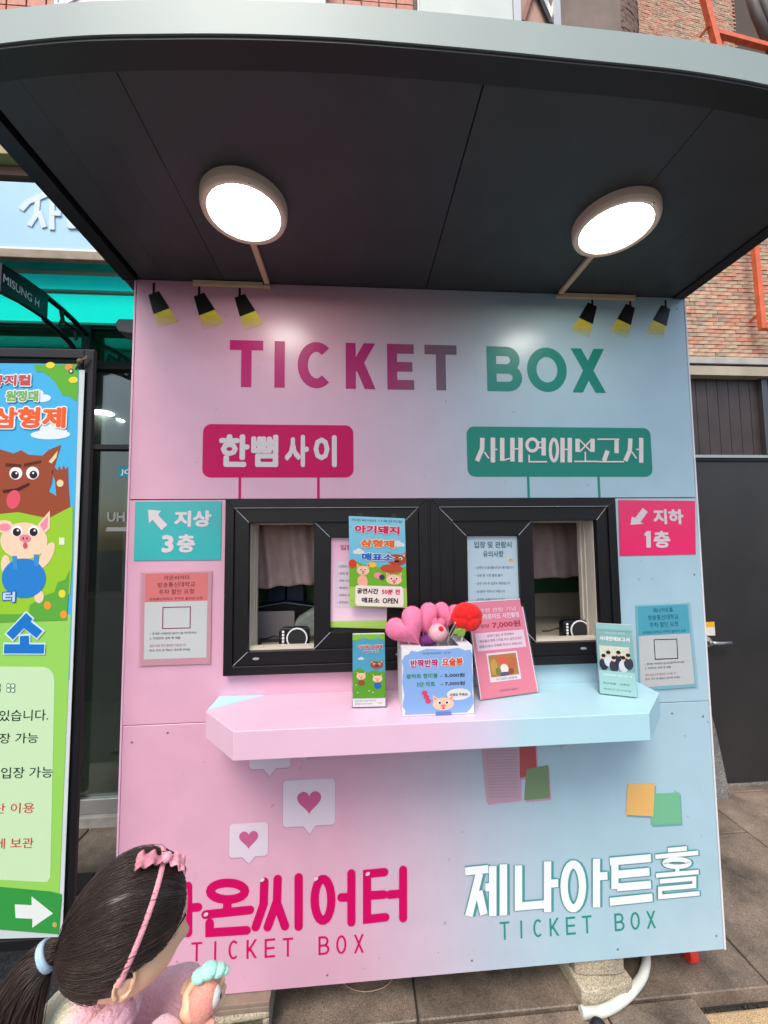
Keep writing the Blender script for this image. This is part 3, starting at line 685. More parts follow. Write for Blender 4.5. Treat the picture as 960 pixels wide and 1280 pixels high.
tx(T, '지하', .445, .84, .56, .84, m_offw, r, y, off=.045); MB().flat([T(.345, .14), T(.405, .14), T(.405, .44), T(.36, .44), T(.325, .40), T(.325, .345), T(.345, .36)], y-LY).build('lettering', m_offw, r); tx(T, '층', .44, .66, .13, .44, m_offw, r, y, off=.04)
settle(r, (.85, 0, 1.572))
def parking(lab, corners, chead, cink, head, loc, side, inner):
    r = empty('parking_notice', label=lab, cat='notice')
    th = .004; p = [at(u, v, -th) for u, v in corners]; T = quad_map(p[3], p[2], p[1], p[0])
    m_pk = ink(side)
    MB().prismy([p[3], p[2], p[1], p[0]], -th+.001, -.0004).build('backing_sheet', m_pk, r, bevel=.0006, seg=1)
    y = -th+.001; (a0, a1, b0, b1, hb) = inner
    MB().flat([T(a0, b0), T(a1, b0), T(a1, hb), T(a0, hb)], y-LY).build('paper', m_white, r)
    MB().flat([T(a0, hb+.002), T(a1, hb+.002), T(a1, b1), T(a0, b1)], y-LY).build('paper_heading', ink(chead), r)
    mi = ink(cink); cc = (a0+a1)/2; w = a1-a0; H = b1-hb
    tx(T, head, cc-.20*w, cc+.20*w, hb+.77*H, hb+.93*H, mi, r, y, lay=2, off=.012)
    tx(T, '방송통신대학교', cc-.30*w, cc+.30*w, hb+.51*H, hb+.69*H, mi, r, y, lay=2, off=.012)
    tx(T, '주차 할인 요청', cc-.28*w, cc+.28*w, hb+.26*H, hb+.44*H, mi, r, y, lay=2, off=.012)
    tx(T, '방송통신대학교 주차장 출차전 요청', cc-.42*w, cc+.42*w, hb+.06*H, hb+.15*H, mi, r, y, lay=2)
    # empty square outline where the code stood
    c0 = T(cc-.21*w, hb-.47*(hb-b0)); c1 = T(cc+.23*w, hb-.10*(hb-b0))
    Q = [(c0[0], c0[1]), (c1[0], c0[1]), (c1[0], c1[1]), (c0[0], c1[1]), (c0[0], c0[1])]
    strokes('printed_outline', [Q], I2, .003, ink((150, 60, 90) if head[0] == '라' else (30, 30, 34)), r, lay=2, y=y)
    mk = ink((70, 60, 66)); mr_ = ink((190, 60, 80))
    for s, va, mm in (('1. 휴대폰 카메라로 QR코드를 찍어주세요', .42, mk), ('2. 차량번호 입력 후 제출', .34, mk), ('공연 당일 주차 할인만 가능합니다', .21, mr_), ('문의: 주차 및 매표소 문의해 주세요', .13, mk)):
        vv = b0+va*(hb-b0); ln = len(s)/24*.78*w
        tx(T, s, a0+.09*w, a0+.09*w+ln, vv, vv+.035*(hb-b0)*1.3, mm, r, y, lay=2)
    # clear sleeve in front
    q = [(p[k][0]+(-.004 if k in (0, 3) else .004), p[k][1]+(.004 if k < 2 else -.004)) for k in range(4)]
    MB().prismy([q[3], q[2], q[1], q[0]], -.0075, -.0065).build('clear_sleeve', m_acr, r)
    settle(r, loc)
parking('salmon and white parking discount notice in clear sleeve under the teal sign', [(177, 716), (265, 714), (263, 830), (175, 833)], (240, 132, 130), (120, 40, 60), '라온씨어터', (-.84, 0, 1.29), (222, 160, 172), (.05, .94, .07, .985, .68))
parking('blue and white parking discount notice in clear sleeve under the hot pink sign', [(795, 757), (861, 754), (871, 859), (799, 864)], (92, 186, 206), (20, 60, 110), '제나아트홀', (.85, 0, 1.14), (140, 200, 214), (.03, .97, .04, .985, .64))
# ================================================================ PAPERS IN AND ON THE WINDOWS
def flatthing(name, lab, cat, corners, Y, m, th=.001, group=None):
    r = empty(name, label=lab, cat=cat, group=group); p = [at(u, v, Y) for u, v in corners]
    MB().prismy([p[3], p[2], p[1], p[0]], Y, Y+th).build('sheet', m, r)
    return r, quad_map(p[3], p[2], p[1], p[0]), Y
def P4(T, pts, m, r, y, lay=1, name='print'):
    q = [T(*p) for p in pts]; a = sum(q[i][0]*q[(i+1) % len(q)][1]-q[(i+1) % len(q)][0]*q[i][1] for i in range(len(q)))
    return MB().flat(q if a > 0 else q[::-1], y-lay*LY).build(name, m, r)
def Tell(T, cu, cv, ru, rv, m, r, y, lay=1, n=20, name='print'): return P4(T, ell(cu, cv, ru, rv, n), m, r, y, lay, name)
m_ppaper = ramp_mat('pink_info_sheet', [(1.2, (.25, .55, .06)), (1.262, (.42, .60, .12)), (1.268, (.85, .62, .72)), (1.5, (.80, .45, .60)), (1.56, (.70, .40, .52))], axis=(0, 0, 1), rough=.35, dirt=.02)
def beast(T, u, v, a, b_, r, y, lay, kind):
    c_, c2 = ((170, 78, 44), (236, 210, 160)) if kind == 'brown' else ((246, 196, 164), (236, 130, 140))
    for s in (-1, 1):
        P4(T, [(u+s*a*.35, v+b_*.6), (u+s*a*1.0, v+b_*1.25), (u+s*a*.9, v+b_*.35)], ink(c_), r, y, lay-.1); P4(T, [(u+s*a*.5, v+b_*.6), (u+s*a*.88, v+b_*1.0), (u+s*a*.82, v+b_*.5)], ink(c2), r, y, lay)
    Tell(T, u, v, a, b_*.85, ink(c_), r, y, lay+.3)
    for s in (-1, 1): Tell(T, u+s*a*.38, v+b_*.22, a*.20, b_*.24, ink((244, 240, 236)), r, y, lay+.6, 12); Tell(T, u+s*a*.34, v+b_*.18, a*.12, b_*.16, ink((40, 24, 24)), r, y, lay+.9, 10)
    Tell(T, u, v-b_*.22, a*.26, b_*.18, ink((226, 120, 130) if kind != 'brown' else (60, 30, 24)), r, y, lay+.9, 12); Tell(T, u, v-b_*.55, a*.14, b_*.14, ink((214, 70, 90)), r, y, lay+.9, 10)
m_bpaper = mat('blue_info_sheet', lin((176, 196, 206)), rough=.35, var=.03)
r, T, y = flatthing('notice_sheet', 'pink rules sheet with green foot inside the left window, half behind the poster', 'notice', [(414, 672), (486, 673), (483, 786), (413, 784)], .0026, m_ppaper)
mk = ink((60, 40, 60)); mm = ink((190, 40, 100))
tx(T, '입장 및 관람시', .16, .86, .86, .92, mm, r, y, off=.02); tx(T, '유의사항', .36, .68, .78, .84, mm, r, y, off=.02)
P4(T, [(.08, .22), (.94, .22), (.94, .74), (.08, .74)], ink((226, 206, 220)), r, y, 1)
rules = ['• 공연장 내 음식물 반입이 불가합니다', '• 공연 중 사진 촬영 불가', '• 공연 시작 후 입장이 제한됩니다', '• 휴대폰은 꺼주시기 바랍니다', '• 공연장 내에서 뛰지 마세요', '• 공연장은 계단을 이용해 주세요']
for i, s in enumerate(rules): tx(T, s, .12, .12+.034*len(s), .665-i*.08, .692-i*.08, mk, r, y, lay=2, off=.01)
settle(r, (-.24, .0026, 1.39))
r, T, y = flatthing('notice_sheet', 'pale blue rules sheet inside the right window, behind the pink price sign', 'notice', [(584, 670), (648, 670), (650, 786), (586, 788)], .0026, m_bpaper)
mt = ink((70, 110, 116))
tx(T, '입장 및 관람시', .13, .86, .87, .94, mt, r, y, off=.02); tx(T, '유의사항', .30, .70, .77, .84, mt, r, y, off=.02)
for i, s in enumerate(rules): tx(T, s, .14, .14+.036*len(s), .645-i*.085, .675-i*.085, ink((50, 60, 70)), r, y, off=.01)
Tell(T, .86, .735, .05, .022, ink((226, 190, 150)), r, y); Tell(T, .80, .75, .04, .02, ink((220, 214, 190)), r, y)
settle(r, (.23, .0026, 1.4))
m_skyp = ramp_mat('poster_sky', [(1.30, (.30, .50, .08)), (1.42, (.36, .56, .10)), (1.45, (.10, .42, .58)), (1.62, (.22, .56, .68))], axis=(0, 0, 1), wob=.03, rough=.3, dirt=.02)
def cloud(T, u, v, s, r, y, lay, k=1.0, m=None):
    for i, (a, b_, c_) in enumerate(((-.9, 0, .55), (0, .25, .8), (.9, 0, .5))): Tell(T, u+a*s, v+b_*s*k, c_*s, c_*s*k, m or m_white, r, y, lay+i*.1, 16)
def outlined(T, s, u0, u1, v0, v1, m, r, y, lay=3, off=.05, edge=.11, mo=None):
    tx(T, s, u0-.012, u1+.012, v0-.008, v1+.008, mo or m_white, r, y, lay=lay, off=edge, name='lettering_outline'); tx(T, s, u0, u1, v0, v1, m, r, y, lay=lay+1, off=off)
r, T, y = flatthing('poster', 'small cartoon sky and meadow ticket office poster hanging between the two window halves', 'poster', [(436, 645), (506, 648), (509, 760), (437, 758)], -.034, m_skyp, th=.0012)
tx(T, '라온씨어터 가족뮤지컬', .05, .95, .945, .975, ink((60, 90, 100)), r, y)
outlined(T, '아기돼지', .10, .90, .815, .905, ink((226, 20, 90)), r, y); outlined(T, '삼형제', .20, .80, .66, .75, ink((240, 110, 20)), r, y); outlined(T, '매표소', .22, .78, .51, .595, ink((20, 100, 190)), r, y)
cloud(T, .17, .60, .07, r, y, 1, .6); cloud(T, .86, .70, .09, r, y, 1, .5)
P4(T, [(.0, .22), (0, .44), (.12, .50), (.3, .46), (.5, .44), (.7, .47), (.88, .43), (1, .46), (1, .22)], ink((112, 176, 44)), r, y, 1.5)
beast(T, .84, .53, .17, .075, r, y, 1.6, 'brown'); Tell(T, .74, .43, .20, .05, ink((190, 80, 50)), r, y, 2.2)
beast(T, .24, .40, .11, .06, r, y, 2.6, 'pig'); Tell(T, .23, .28, .09, .07, ink((246, 176, 146)), r, y, 2.5); beast(T, .78, .31, .14, .065, r, y, 2.6, 'pig')
Tell(T, .50, .35, .07, .035, ink((240, 140, 160)), r, y, 2.5); Tell(T, .40, .465, .08, .03, ink((244, 196, 40)), r, y, 2.5); Tell(T, .06, .47, .07, .05, ink((220, 60, 40)), r, y, 2.5); Tell(T, .57, .33, .05, .03, ink((60, 60, 80)), r, y, 2.6)
P4(T, rrect(.10, .94, .01, .235, .04), ink((240, 226, 214)), r, y, 3.2)
tx(T, '공연시간', .13, .50, .145, .205, ink((30, 26, 30)), r, y, 4, off=.04); tx(T, '50분 전', .56, .88, .145, .205, ink((226, 30, 110)), r, y, 4, off=.04)
tx(T, '매표소', .21, .52, .045, .105, ink((30, 26, 30)), r, y, 4, off=.04); tx(T, 'OPEN', .57, .84, .045, .105, ink((30, 26, 30)), r, y, 4, off=.03)
for u in (.2, .8): 
    x, z = T(u, 1.0); box('hanging_tab', m_acr, x-.008, x+.008, -.0325, -.0305, z-.01, z+.012, r)
settle(r, (-.18, -.034, 1.46))

# ================================================================ THINGS ON THE COUNTER
def frame3(BL, BR, TL):
    BL, BR, TL = map(Vector, (BL, BR, TL)); u = BR-BL; w = u.length; u.normalize(); v = TL-BL; v -= u*v.dot(u); h = v.length; v.normalize()
    n = v.cross(u)*-1; n = u.cross(v)      # local z = v, local x = u, local y = into the sheet
    yv = v.cross(u)
    Mx = Matrix((u, yv, v)).transposed().to_4x4(); Mx.translation = BL
    return Mx, w, h
def p3(u, v, Y): x, z = at(u, v, Y); return (x, Y, z)
def pz(u, v, Zv):
    d = ray(u, v); t = (Zv-CC.z)/d.z; q = CC+d*t; return (q.x, q.y, q.z)
ZT = KT+.0015
# leaflet holders
def holder(lab, BL, BR, TL, art):
    Mx, w, h = frame3(BL, BR, TL)
    r = empty('leaflet_holder', label=lab, cat='leaflet holder'); 
    MB().box(-.003, w+.003, -.004, -.0025, 0, h*.93).box(-.003, w+.003, .022, .0235, 0, h*1.0).box(-.003, -.0015, -.0025, .022, .0, h*.5).box(w+.0015, w+.003, -.0025, .022, 0, h*.5).box(-.003, w+.003, -.004, .055, -.0005, .0012).build('clear_case', m_acr, r)
    MB().box(0, w, .0, .018, .002, h).build('leaflet_stack', m_paperw, r, bevel=.0008)
    T = box_map(0, w, .002, h); art(T, r, -.0004)
    r.matrix_world = Mx
    return r
def art1(T, r, y):
    P4(T, [(0, .12), (1, .12), (1, 1), (0, 1)], ink((84, 168, 196)), r, y, 1)
    P4(T, [(0, .12), (0, .48), (.2, .54), (.45, .47), (.7, .50), (1, .46), (1, .12)], ink((96, 164, 44)), r, y, 2)
    P4(T, [(0, 1), (0, .93), (.12, .90), (.3, .95), (.55, .92), (.8, .95), (1, .90), (1, 1)], ink((124, 180, 60)), r, y, 2)
    outlined(T, '아기돼지 삼형제', .18, .92, .80, .85, ink((224, 60, 60)), r, y, 3, off=.04); outlined(T, '라온씨어터', .32, .80, .74, .775, ink((60, 90, 170)), r, y, 3, off=.03)
    cloud(T, .26, .66, .07, r, y, 2, .35)
    beast(T, .74, .57, .2, .06, r, y, 2.4, 'brown'); beast(T, .26, .42, .14, .055, r, y, 3.3, 'pig'); beast(T, .76, .38, .15, .055, r, y, 3.6, 'pig'); Tell(T, .76, .29, .11, .045, ink((50, 100, 190)), r, y, 3.3); Tell(T, .27, .33, .11, .04, ink((150, 84, 50)), r, y, 3.2)
    for u, v in ((.1, .3), (.5, .22), (.62, .2), (.15, .2)): Tell(T, u, v, .02, .008, m_white, r, y, 3)
    tx(T, '공연장 라온씨어터', .06, .7, .075, .095, ink((90, 80, 90)), r, y, 2); tx(T, '예매문의 라온씨어터', .06, .6, .035, .055, ink((90, 80, 90)), r, y, 2); tx(T, '라온', .75, .9, .04, .065, ink((190, 40, 60)), r, y, 2)
def art2(T, r, y):
    P4(T, [(0, .0), (1, .0), (1, 1), (0, 1)], ink((142, 186, 184)), r, y, 1)
    for v in (.9, .78): P4(T, [(.02, v), (.98, v), (.98, v+.004), (.02, v+.004)], ink((120, 160, 160)), r, y, 2)
    tx(T, '리얼 오피스 로맨스', .25, .80, .86, .885, m_wh, r, y, 3); tx(T, '사내연애보고서', .08, .92, .755, .82, m_wh, r, y, 3, off=.05)
    P4(T, [(.06, .45), (.88, .45), (.88, .68), (.06, .68)], ink((226, 226, 206)), r, y, 3)
    for k in range(9): Tell(T, .14+k*.085, .64-.03*(k % 2), .016, .008, ink(((226, 180, 90), (140, 170, 190), (220, 150, 150))[k % 3]), r, y, 4)
    heads = [(.16, .52), (.30, .57), (.44, .50), (.58, .58), (.70, .51), (.84, .55)]
    for i, (u, v) in enumerate(heads):
        Tell(T, u, v-.10, .13, .085, ink(((40, 48, 66), (210, 214, 220), (54, 56, 74))[i % 3]), r, y, 4+i*.3)
        Tell(T, u, v, .055, .038, ink((222, 182, 160)), r, y, 6.2+i*.1); Tell(T, u, v+.02, .062, .026, ink((36, 28, 28)), r, y, 6.9)
    P4(T, [(0, .0), (1, .0), (1, .33), (0, .33)], ink((150, 192, 188)), r, y, 7.5)
    tx(T, '사내연애에 대한 모든 것', .12, .9, .26, .285, m_wh, r, y, 8.2)
    tx(T, '제나아트홀', .10, .45, .14, .17, ink((50, 70, 80)), r, y, 8.2); tx(T, '오픈런', .55, .82, .14, .17, ink((50, 70, 80)), r, y, 8.2)
    tx(T, '예매문의 제나아트홀', .10, .85, .06, .085, ink((80, 100, 104)), r, y, 8.2)
bl = pz(441, 885, ZT); br = pz(482, 884, ZT); tl = p3(440, 793, bl[1]+.012)
holder('clear holder of green and blue cartoon leaflets at the left on the counter', bl, br, tl, art1)
bl = pz(750, 867, ZT); br = pz(796, 872, ZT); tl = p3(746, 779, bl[1]+.02)
holder('clear holder of grey-green leaflets with a group photo at the right end of the counter', bl, br, tl, art2)
# pink acrylic price sign
bl = pz(601, 876, ZT); br = pz(673, 866, ZT); tl = p3(587, 752, -.045)
Mx, w, h = frame3(bl, br, tl)
r = empty('price_sign', label='pink 7,000 won price sign in a leaning clear stand beside the heart box', cat='price sign')
MB().box(-.005, w+.005, -.0028, -.0012, 0, h+.004).box(-.005, w+.005, .0022, .0038, 0, h+.004).build('clear_stand', m_acr, r)
MB().box(0, w, -.0004, .0012, .003, h).build('pink_card', ink((238, 128, 150)), r)
T = box_map(0, w, .003, h); y = -.0004
for a in ([(0, 0), (.012, 0), (.012, 1), (0, 1)], [(.985, 0), (1, 0), (1, 1), (.985, 1)], [(.012, .99), (.985, .99), (.985, 1), (.012, 1)]): P4(T, a, ink((250, 226, 234)), r, y, 1)
tx(T, '공연 관람 기념', .18, .86, .87, .915, ink((250, 196, 206)), r, y, 1, off=.02); tx(T, '폴라로이드 사진촬영', .16, .90, .795, .855, ink((252, 214, 222)), r, y, 1, off=.03)
tx(T, '1장당', .14, .33, .705, .745, ink((196, 40, 66)), r, y, 1, off=.02); tx(T, '7,000원', .38, .90, .69, .765, ink((190, 30, 56)), r, y, 1, off=.03)
P4(T, [(.06, .47), (.93, .47), (.93, .655), (.06, .655)], ink((246, 206, 220)), r, y, 1)
for s, v, a, b_ in (('공연이 끝난 후 무대에서', .605, .26, .74), ('배우들과 함께 사진을 찍고 싶으신 분은', .555, .12, .88), ('매표소에서 구매해 주시기 바랍니다', .50, .10, .86)): tx(T, s, a, b_, v, v+.03, ink((110, 60, 90)), r, y, 2, off=.01)
P4(T, [(.20, .15), (.74, .15), (.74, .44), (.20, .44)], ink((232, 214, 220)), r, y, 2)
P4(T, [(.225, .20), (.715, .20), (.715, .42), (.225, .42)], ink((176, 120, 60)), r, y, 3)
for i, (u, v, ru, rv, c_) in enumerate(((.30, .30, .06, .08, (196, 150, 60)), (.62, .32, .08, .07, (190, 100, 50)), (.46, .36, .10, .04, (214, 90, 60)), (.47, .27, .07, .05, (240, 220, 210)), (.45, .22, .10, .02, (90, 80, 110)), (.36, .25, .05, .04, (120, 120, 60)), (.58, .24, .05, .03, (130, 80, 50)))): Tell(T, u, v, ru, rv, ink(c_), r, y, 3.3+i*.2)
tx(T, '아기돼지 삼형제', .30, .66, .163, .185, ink((120, 90, 100)), r, y, 4); tx(T, '라온씨어터 매표소', .34, .66, .05, .07, ink((110, 50, 90)), r, y, 2)
r.matrix_world = Mx
# white wand box
bx0, bx1, bz1 = at(502, 808, -.205)[0], at(590.3, 807, -.205)[0], at(545, 808, -.205)[1]; bw = bx1-bx0; bh = bz1-ZT
r = empty('display_box', (bx0, -.205, ZT), label='white card box with blue printed front holding the plush hearts on the counter', cat='box')
t = .002; dp = .12
MB().box(0, bw, 0, t, 0, bh).box(0, bw, dp-t, dp, 0, bh).box(0, t, t, dp-t, 0, bh).box(bw-t, bw, t, dp-t, 0, bh).box(t, bw-t, t, dp-t, 0, t).build('card_box', m_paperw, r)
MB().box(t, bw*.28, t, dp-t, bh-.004, bh-.001).box(bw*.82, bw-t, t, dp-t, bh-.004, bh-.001).build('top_flap', m_paperw, r)
T = box_map(0, bw, 0, bh); y = 0
P4(T, [(.03, .02), (.04, .08), (.0, .15), (.03, .3), (.0, .5), (.02, .7), (.0, .8), (.04, .88), (.10, .90), (.13, .95), (.22, .93), (.35, .97), (.6, .95), (.8, .97), (.9, .93), (.97, .94), (1, .86), (.985, .7), (1, .5), (.985, .3), (1, .16), (.96, .08), (.9, .02), (.3, .02)], ink((136, 172, 222)), r, y, 1, 'printed_cloud_frame')
tx(T, '라온씨어터 굿즈', .29, .69, .885, .92, ink((60, 110, 80)), r, y, 2)
outlined(T, '반짝반짝', .12, .51, .70, .82, ink((176, 40, 110)), r, y, 2, off=.04); outlined(T, '요술봉', .56, .86, .71, .83, ink((226, 80, 30)), r, y, 2, off=.04)
tx(T, '왕하트 장미봉', .06, .50, .54, .61, ink((40, 140, 60)), r, y, 2, off=.02); tx(T, '- 5,000원', .54, .88, .54, .60, ink((50, 60, 70)), r, y, 2, off=.02)
tx(T, '3단 하트', .20, .46, .42, .49, ink((40, 140, 60)), r, y, 2, off=.02); tx(T, '- 7,000원', .54, .88, .42, .48, ink((50, 60, 70)), r, y, 2, off=.02)
Tell(T, .79, .29, .17, .085, m_white, r, y, 2); tx(T, '사세요 주세요!', .66, .92, .265, .31, ink((50, 50, 60)), r, y, 3, off=.02)
beast(T, .57, .16, .15, .11, r, y, 3, 'pig'); P4(T, [(.45, .0), (.47, .05), (.67, .05), (.69, .0)], ink((90, 130, 190)), r, y, 4.4)
for q in ((.31, .33), (.335, .27), (.36, .21)): Tell(T, q[0], q[1], .04, .035, ink((214, 70, 110)), r, y, 3)
# plush wands
def fuzz(name, c, var=.1): return mat(name, c, rough=.9, var=var, vscale=60, bump=.6, bscale=450, sheen=.12)
m_hp = fuzz('plush_pink', (.86, .20, .36)); m_hr = fuzz('plush_red', (.80, .006, .006)); m_pu = fuzz('plush_purple', (.22, .03, .22)); m_pp = fuzz('plush_pale', (.86, .45, .50)); m_gn = fuzz('leaf_green', (.20, .34, .05))
m_stk = mat('wand_stick', (.75, .72, .70), rough=.3)
def hpos(u, v, Y): x, z = at(u, v, Y); return Vector((x, Y, z))
def wand_heart(lab, u, v, Y, w, rot, m, cat='plush heart', deep=.5, grp=None):
    c = hpos(u, v, Y); r = empty('heart_wand', c, label=lab, cat=cat, group=grp)
    H = [(x*cos(rot)-z*sin(rot), x*sin(rot)+z*cos(rot)) for x, z in heart(0, 0, w, w*.92, 40)]
    MB().puffy(H, w*deep*.5).fuzz(2600, .0028).build('plush_heart', m, r, smooth=True)
    MB().tube([(0, .0, -w*.2), (.004, .004, -.13)], .003, 8).build('stick', m_stk, r)
    return r
wand_heart('large pink plush heart leaning out at the left of the box', 511, 787, -.165, .125, .6, m_hp, deep=.62)
wand_heart('pink plush heart standing upright behind the large leaning one', 529, 776, -.145, .106, .3, m_hp, deep=.6)
wand_heart('small pink plush heart half hidden behind the red rose', 559, 771, -.125, .092, -.2, m_hp, deep=.6)
wand_heart('little pink plush heart in the middle of the bunch', 545, 781, -.155, .052, -.3, m_hp, deep=.7)
c = hpos(583, 771, -.150); r = empty('rose_wand', c, label='red plush rose wand with green leaves at the right of the box', cat='plush rose')
b = MB()
for k in range(9):
    a = 2*pi*k/9+.3; rr = .018 if k % 3 else .012; cz = .016*sin(a); cxx = .020*cos(a)
    b.ball((cxx, -.004-.006*(k % 2), cz), (.030, .022, .028), 12, 8)
b.ball((0, -.014, .004), (.020, .018, .020), 12, 8); b.ball((.0, .004, .0), (.047, .028, .044), 16, 10)
b.fuzz(3000, .0022).build('rose_head', m_hr, r, smooth=True)
b = MB(); b.ball((-.005, -.020, .008), (.013, .010, .012), 12, 8).build('rose_heart', m_hr, r, smooth=True)
for a, l in ((-2.7, .040), (-1.9, .030), (-2.3, .034)):
    q = [(x*cos(a)-z*sin(a)-.012, x*sin(a)+z*cos(a)-.028) for x, z in ell(l*.5, 0, l*.5, l*.22, 16)]
    MB().puffy(q, .003, (0, -.022, 0)).build('leaf', m_gn, r, smooth=True)
MB().tube([(-.005, 0, -.03), (-.030, .0, -.11)], .003, 8).build('stick', m_stk, r)
c = hpos(547, 791, -.175); r = empty('cherry_pompom', c, label='pale pink pompom with a tiny red cherry on top between the hearts', cat='pompom')
MB().ball((0, 0, 0), .027, 20, 12).fuzz(1400, .0035).build('pompom', m_pp, r, smooth=True); MB().ball((.006, -.020, .016), .008, 12, 8).build('cherry', m_hr, r, smooth=True)
MB().tube([(.002, 0, -.02), (.004, .01, -.08)], .0025, 6).build('stick', m_stk, r)
c = hpos(535, 800, -.165); r = empty('purple_pompom', c, label='dark purple fluffy ball low in the box under the pink hearts', cat='pompom')
MB().ball((0, 0, 0), (.026, .018, .015), 16, 10).fuzz(1400, .0045).build('pompom', m_pu, r, smooth=True)
MB().tube([(.0, 0, -.01), (.004, .01, -.06)], .0025, 6).build('stick', m_stk, r)
c = hpos(566, 788, -.170)
for k, (dx, lab) in enumerate(((-.004, 'thin silver wand stick left of its twin crossing in front of the rose leaves'), (.006, 'thin silver wand stick right of its twin crossing in front of the rose leaves'))):
    r = empty('wand_stick', (c.x+dx, c.y, c.z), label=lab, cat='stick'); MB().tube([(.013, 0, .022), (-.024, .01, -.045)], .0022, 8).build('stick_tube', m_steel, r)
    MB().ball((.013, 0, .023), .0032, 8, 6).build('stick_cap', m_stk, r)

# ================================================================ INSIDE THE BOOTH
def intercom(x, lab):
    r = empty('intercom', (x, .075, 1.1606), label=lab, cat='intercom', group='round speaker intercoms on the window sills')
    MB().prismy(rrect(-.055, .05, 0, .072, .016), -.014, .02).build('intercom_body', mat('intercom_black', (.01, .01, .011), rough=.25), r, bevel=.003)
    P_ = []; b = MB(); R1 = .034
    b.lathe([(R1-.0022, -.001), (R1-.0022, .003), (R1+.0022, .003), (R1+.0022, -.001)], (.008, -.0145, .037), 'y', 40).build('speaker_ring', mat('ring_white', (.85, .85, .85), rough=.3, var=0), r)
    MB().lathe([(.001, .0032), (.028, .0028), (R1-.003, .001), (R1-.003, -.0005)], (.008, -.0145, .037), 'y', 40).build('speaker_grille', mat('grille_black', (.02, .02, .022), rough=.5, bump=.8, bscale=1500), r)
    for k in range(5): MB().prismy(rrect(-.044, -.036, .012+k*.011, .020+k*.011, .002, 3), -.0155, -.0142).build('key', mat('ring_white', (.8, .8, .8)), r)
    MB().tube([(-.055, .0, .04), (-.075, .0, .043), (-.10, .002, .034), (-.125, .01, .032)], .003, 8).build('cable', m_black, r)
    return r
intercom(-.466, 'black intercom with white ring on the sill of the left window'); intercom(.562, 'black intercom with white ring on the sill of the right window')
def curtain(lab, x0, x1, z0a, z0b, z1, Y, m, ph):
    nx, nz = 60, 24; vs = []
    for j in range(nz+1):
        v = j/nz
        for i in range(nx+1):
            u = i/nx; zb = z0a+(z0b-z0a)*u
            amp = .008+.010*(1-v); yy = Y+amp*sin(u*17+ph+1.2*sin(v*2.2))+.006*sin(u*41+v*3+ph)+.012*sin(v*5+u*3)
            vs.append((x0+(x1-x0)*u, yy, zb+(z1-zb)*v+.004*sin(u*23+ph)*(1-v)))
    fs = [(j*(nx+1)+i, j*(nx+1)+i+1, (j+1)*(nx+1)+i+1, (j+1)*(nx+1)+i) for j in range(nz) for i in range(nx)]
    r = empty('curtain', ((x0+x1)/2, Y, z1), label=lab, cat='curtain')
    o = MB().add(vs, fs).build('cloth', m, r, smooth=True); o.location = -r.location
    s = o.modifiers.new('thick', 'SOLIDIFY'); s.thickness = .0015
    o = MB().tube([(x0-.02, Y+.0, z1+.004), (x1+.02, Y+.0, z1+.004)], .006, 10).build('curtain_rod', m_steel, r); o.location = -r.location
curtain('creased pinkish beige cloth hung across the top of the left window', -.66, -.34, 1.352, 1.372, 1.63, .20, mat('cloth_beige', (.60, .43, .40), rough=.9, var=.12, vscale=30, bump=.5, bscale=900, sheen=.3), .3)
curtain('darker mauve cloth hung across the top of the right window', .34, .76, 1.372, 1.372, 1.63, .22, mat('cloth_mauve', (.36, .25, .25), rough=.9, var=.12, vscale=30, bump=.5, bscale=900, sheen=.3), 2.1)
def shelfbox(name, lab, cat, x0, x1, y0, y1, z0, z1, m, parts=()):
    r = empty(name, ((x0+x1)/2, (y0+y1)/2, z0), label=lab, cat=cat); o = MB().box(x0, x1, y0, y1, z0, z1).build('body', m, r, bevel=.004); o.location = -r.location
    for nm, a, mm_ in parts: o = MB().box(*a).build(nm, mm_, r, bevel=.001); o.location = -r.location
    return r
m_gcab = mat('green_cabinet', (.14, .26, .12), rough=.45)
shelfbox('storage_cabinet', 'dull green cabinet behind the left window under the cloth', 'cabinet', -.90, -.20, .52, .66, .90, 1.46, m_gcab, (('handle', (-.64, -.632, .505, .519, 1.25, 1.40), m_steel), ('door_gap', (-.662, -.66, .517, .5195, .92, 1.44), m_dark)))
shelfbox('storage_cabinet', 'dark green cabinet behind the right window under the mauve cloth', 'cabinet', .30, .93, .54, .66, .90, 1.42, mat('green_cabinet_dark', (.06, .18, .09), rough=.5), (('door_gap', (.615, .617, .537, .5395, .92, 1.40), m_dark),))
shelfbox('ring_binder', 'navy binder with lime top edge standing inside the left window', 'binder', -.64, -.56, .40, .48, 1.1605, 1.375, mat('navy_binder', (.03, .05, .12), rough=.4), (('lime_label', (-.638, -.562, .3975, .3995, 1.345, 1.37), ink((130, 170, 50))),))
shelfbox('ring_binder', 'navy binder with dull green label inside the left window, right of its neighbour', 'binder', -.555, -.48, .40, .48, 1.1605, 1.37, mat('navy_binder', (.02, .03, .07)), (('green_label', (-.553, -.482, .3975, .3995, 1.335, 1.36), ink((70, 120, 70))),))
r = empty('office_chair', (-.55, .33, 1.12), label='rounded black chair back behind the left window', cat='chair')
MB().prismy([(-.16, -.30), (.16, -.30), (.16, .12), (.13, .165), (.0, .185), (-.13, .165), (-.16, .12)], 0, .035).build('backrest', mat('chair_black', (.012, .012, .014), rough=.6), r, bevel=.012)
MB().tube([(-.158, -.005, .10), (-.13, -.008, .158), (0, -.009, .178), (.13, -.008, .158)], .0018, 6).build('piping', m_gasket, r)
r.location = (-.55, .53, 1.12); r.location = (-.55, .345, 1.10)
r = empty('knit_bag', (-.42, .24, 1.16), label='grey knitted bag slumped inside the left window by the intercom', cat='bag')
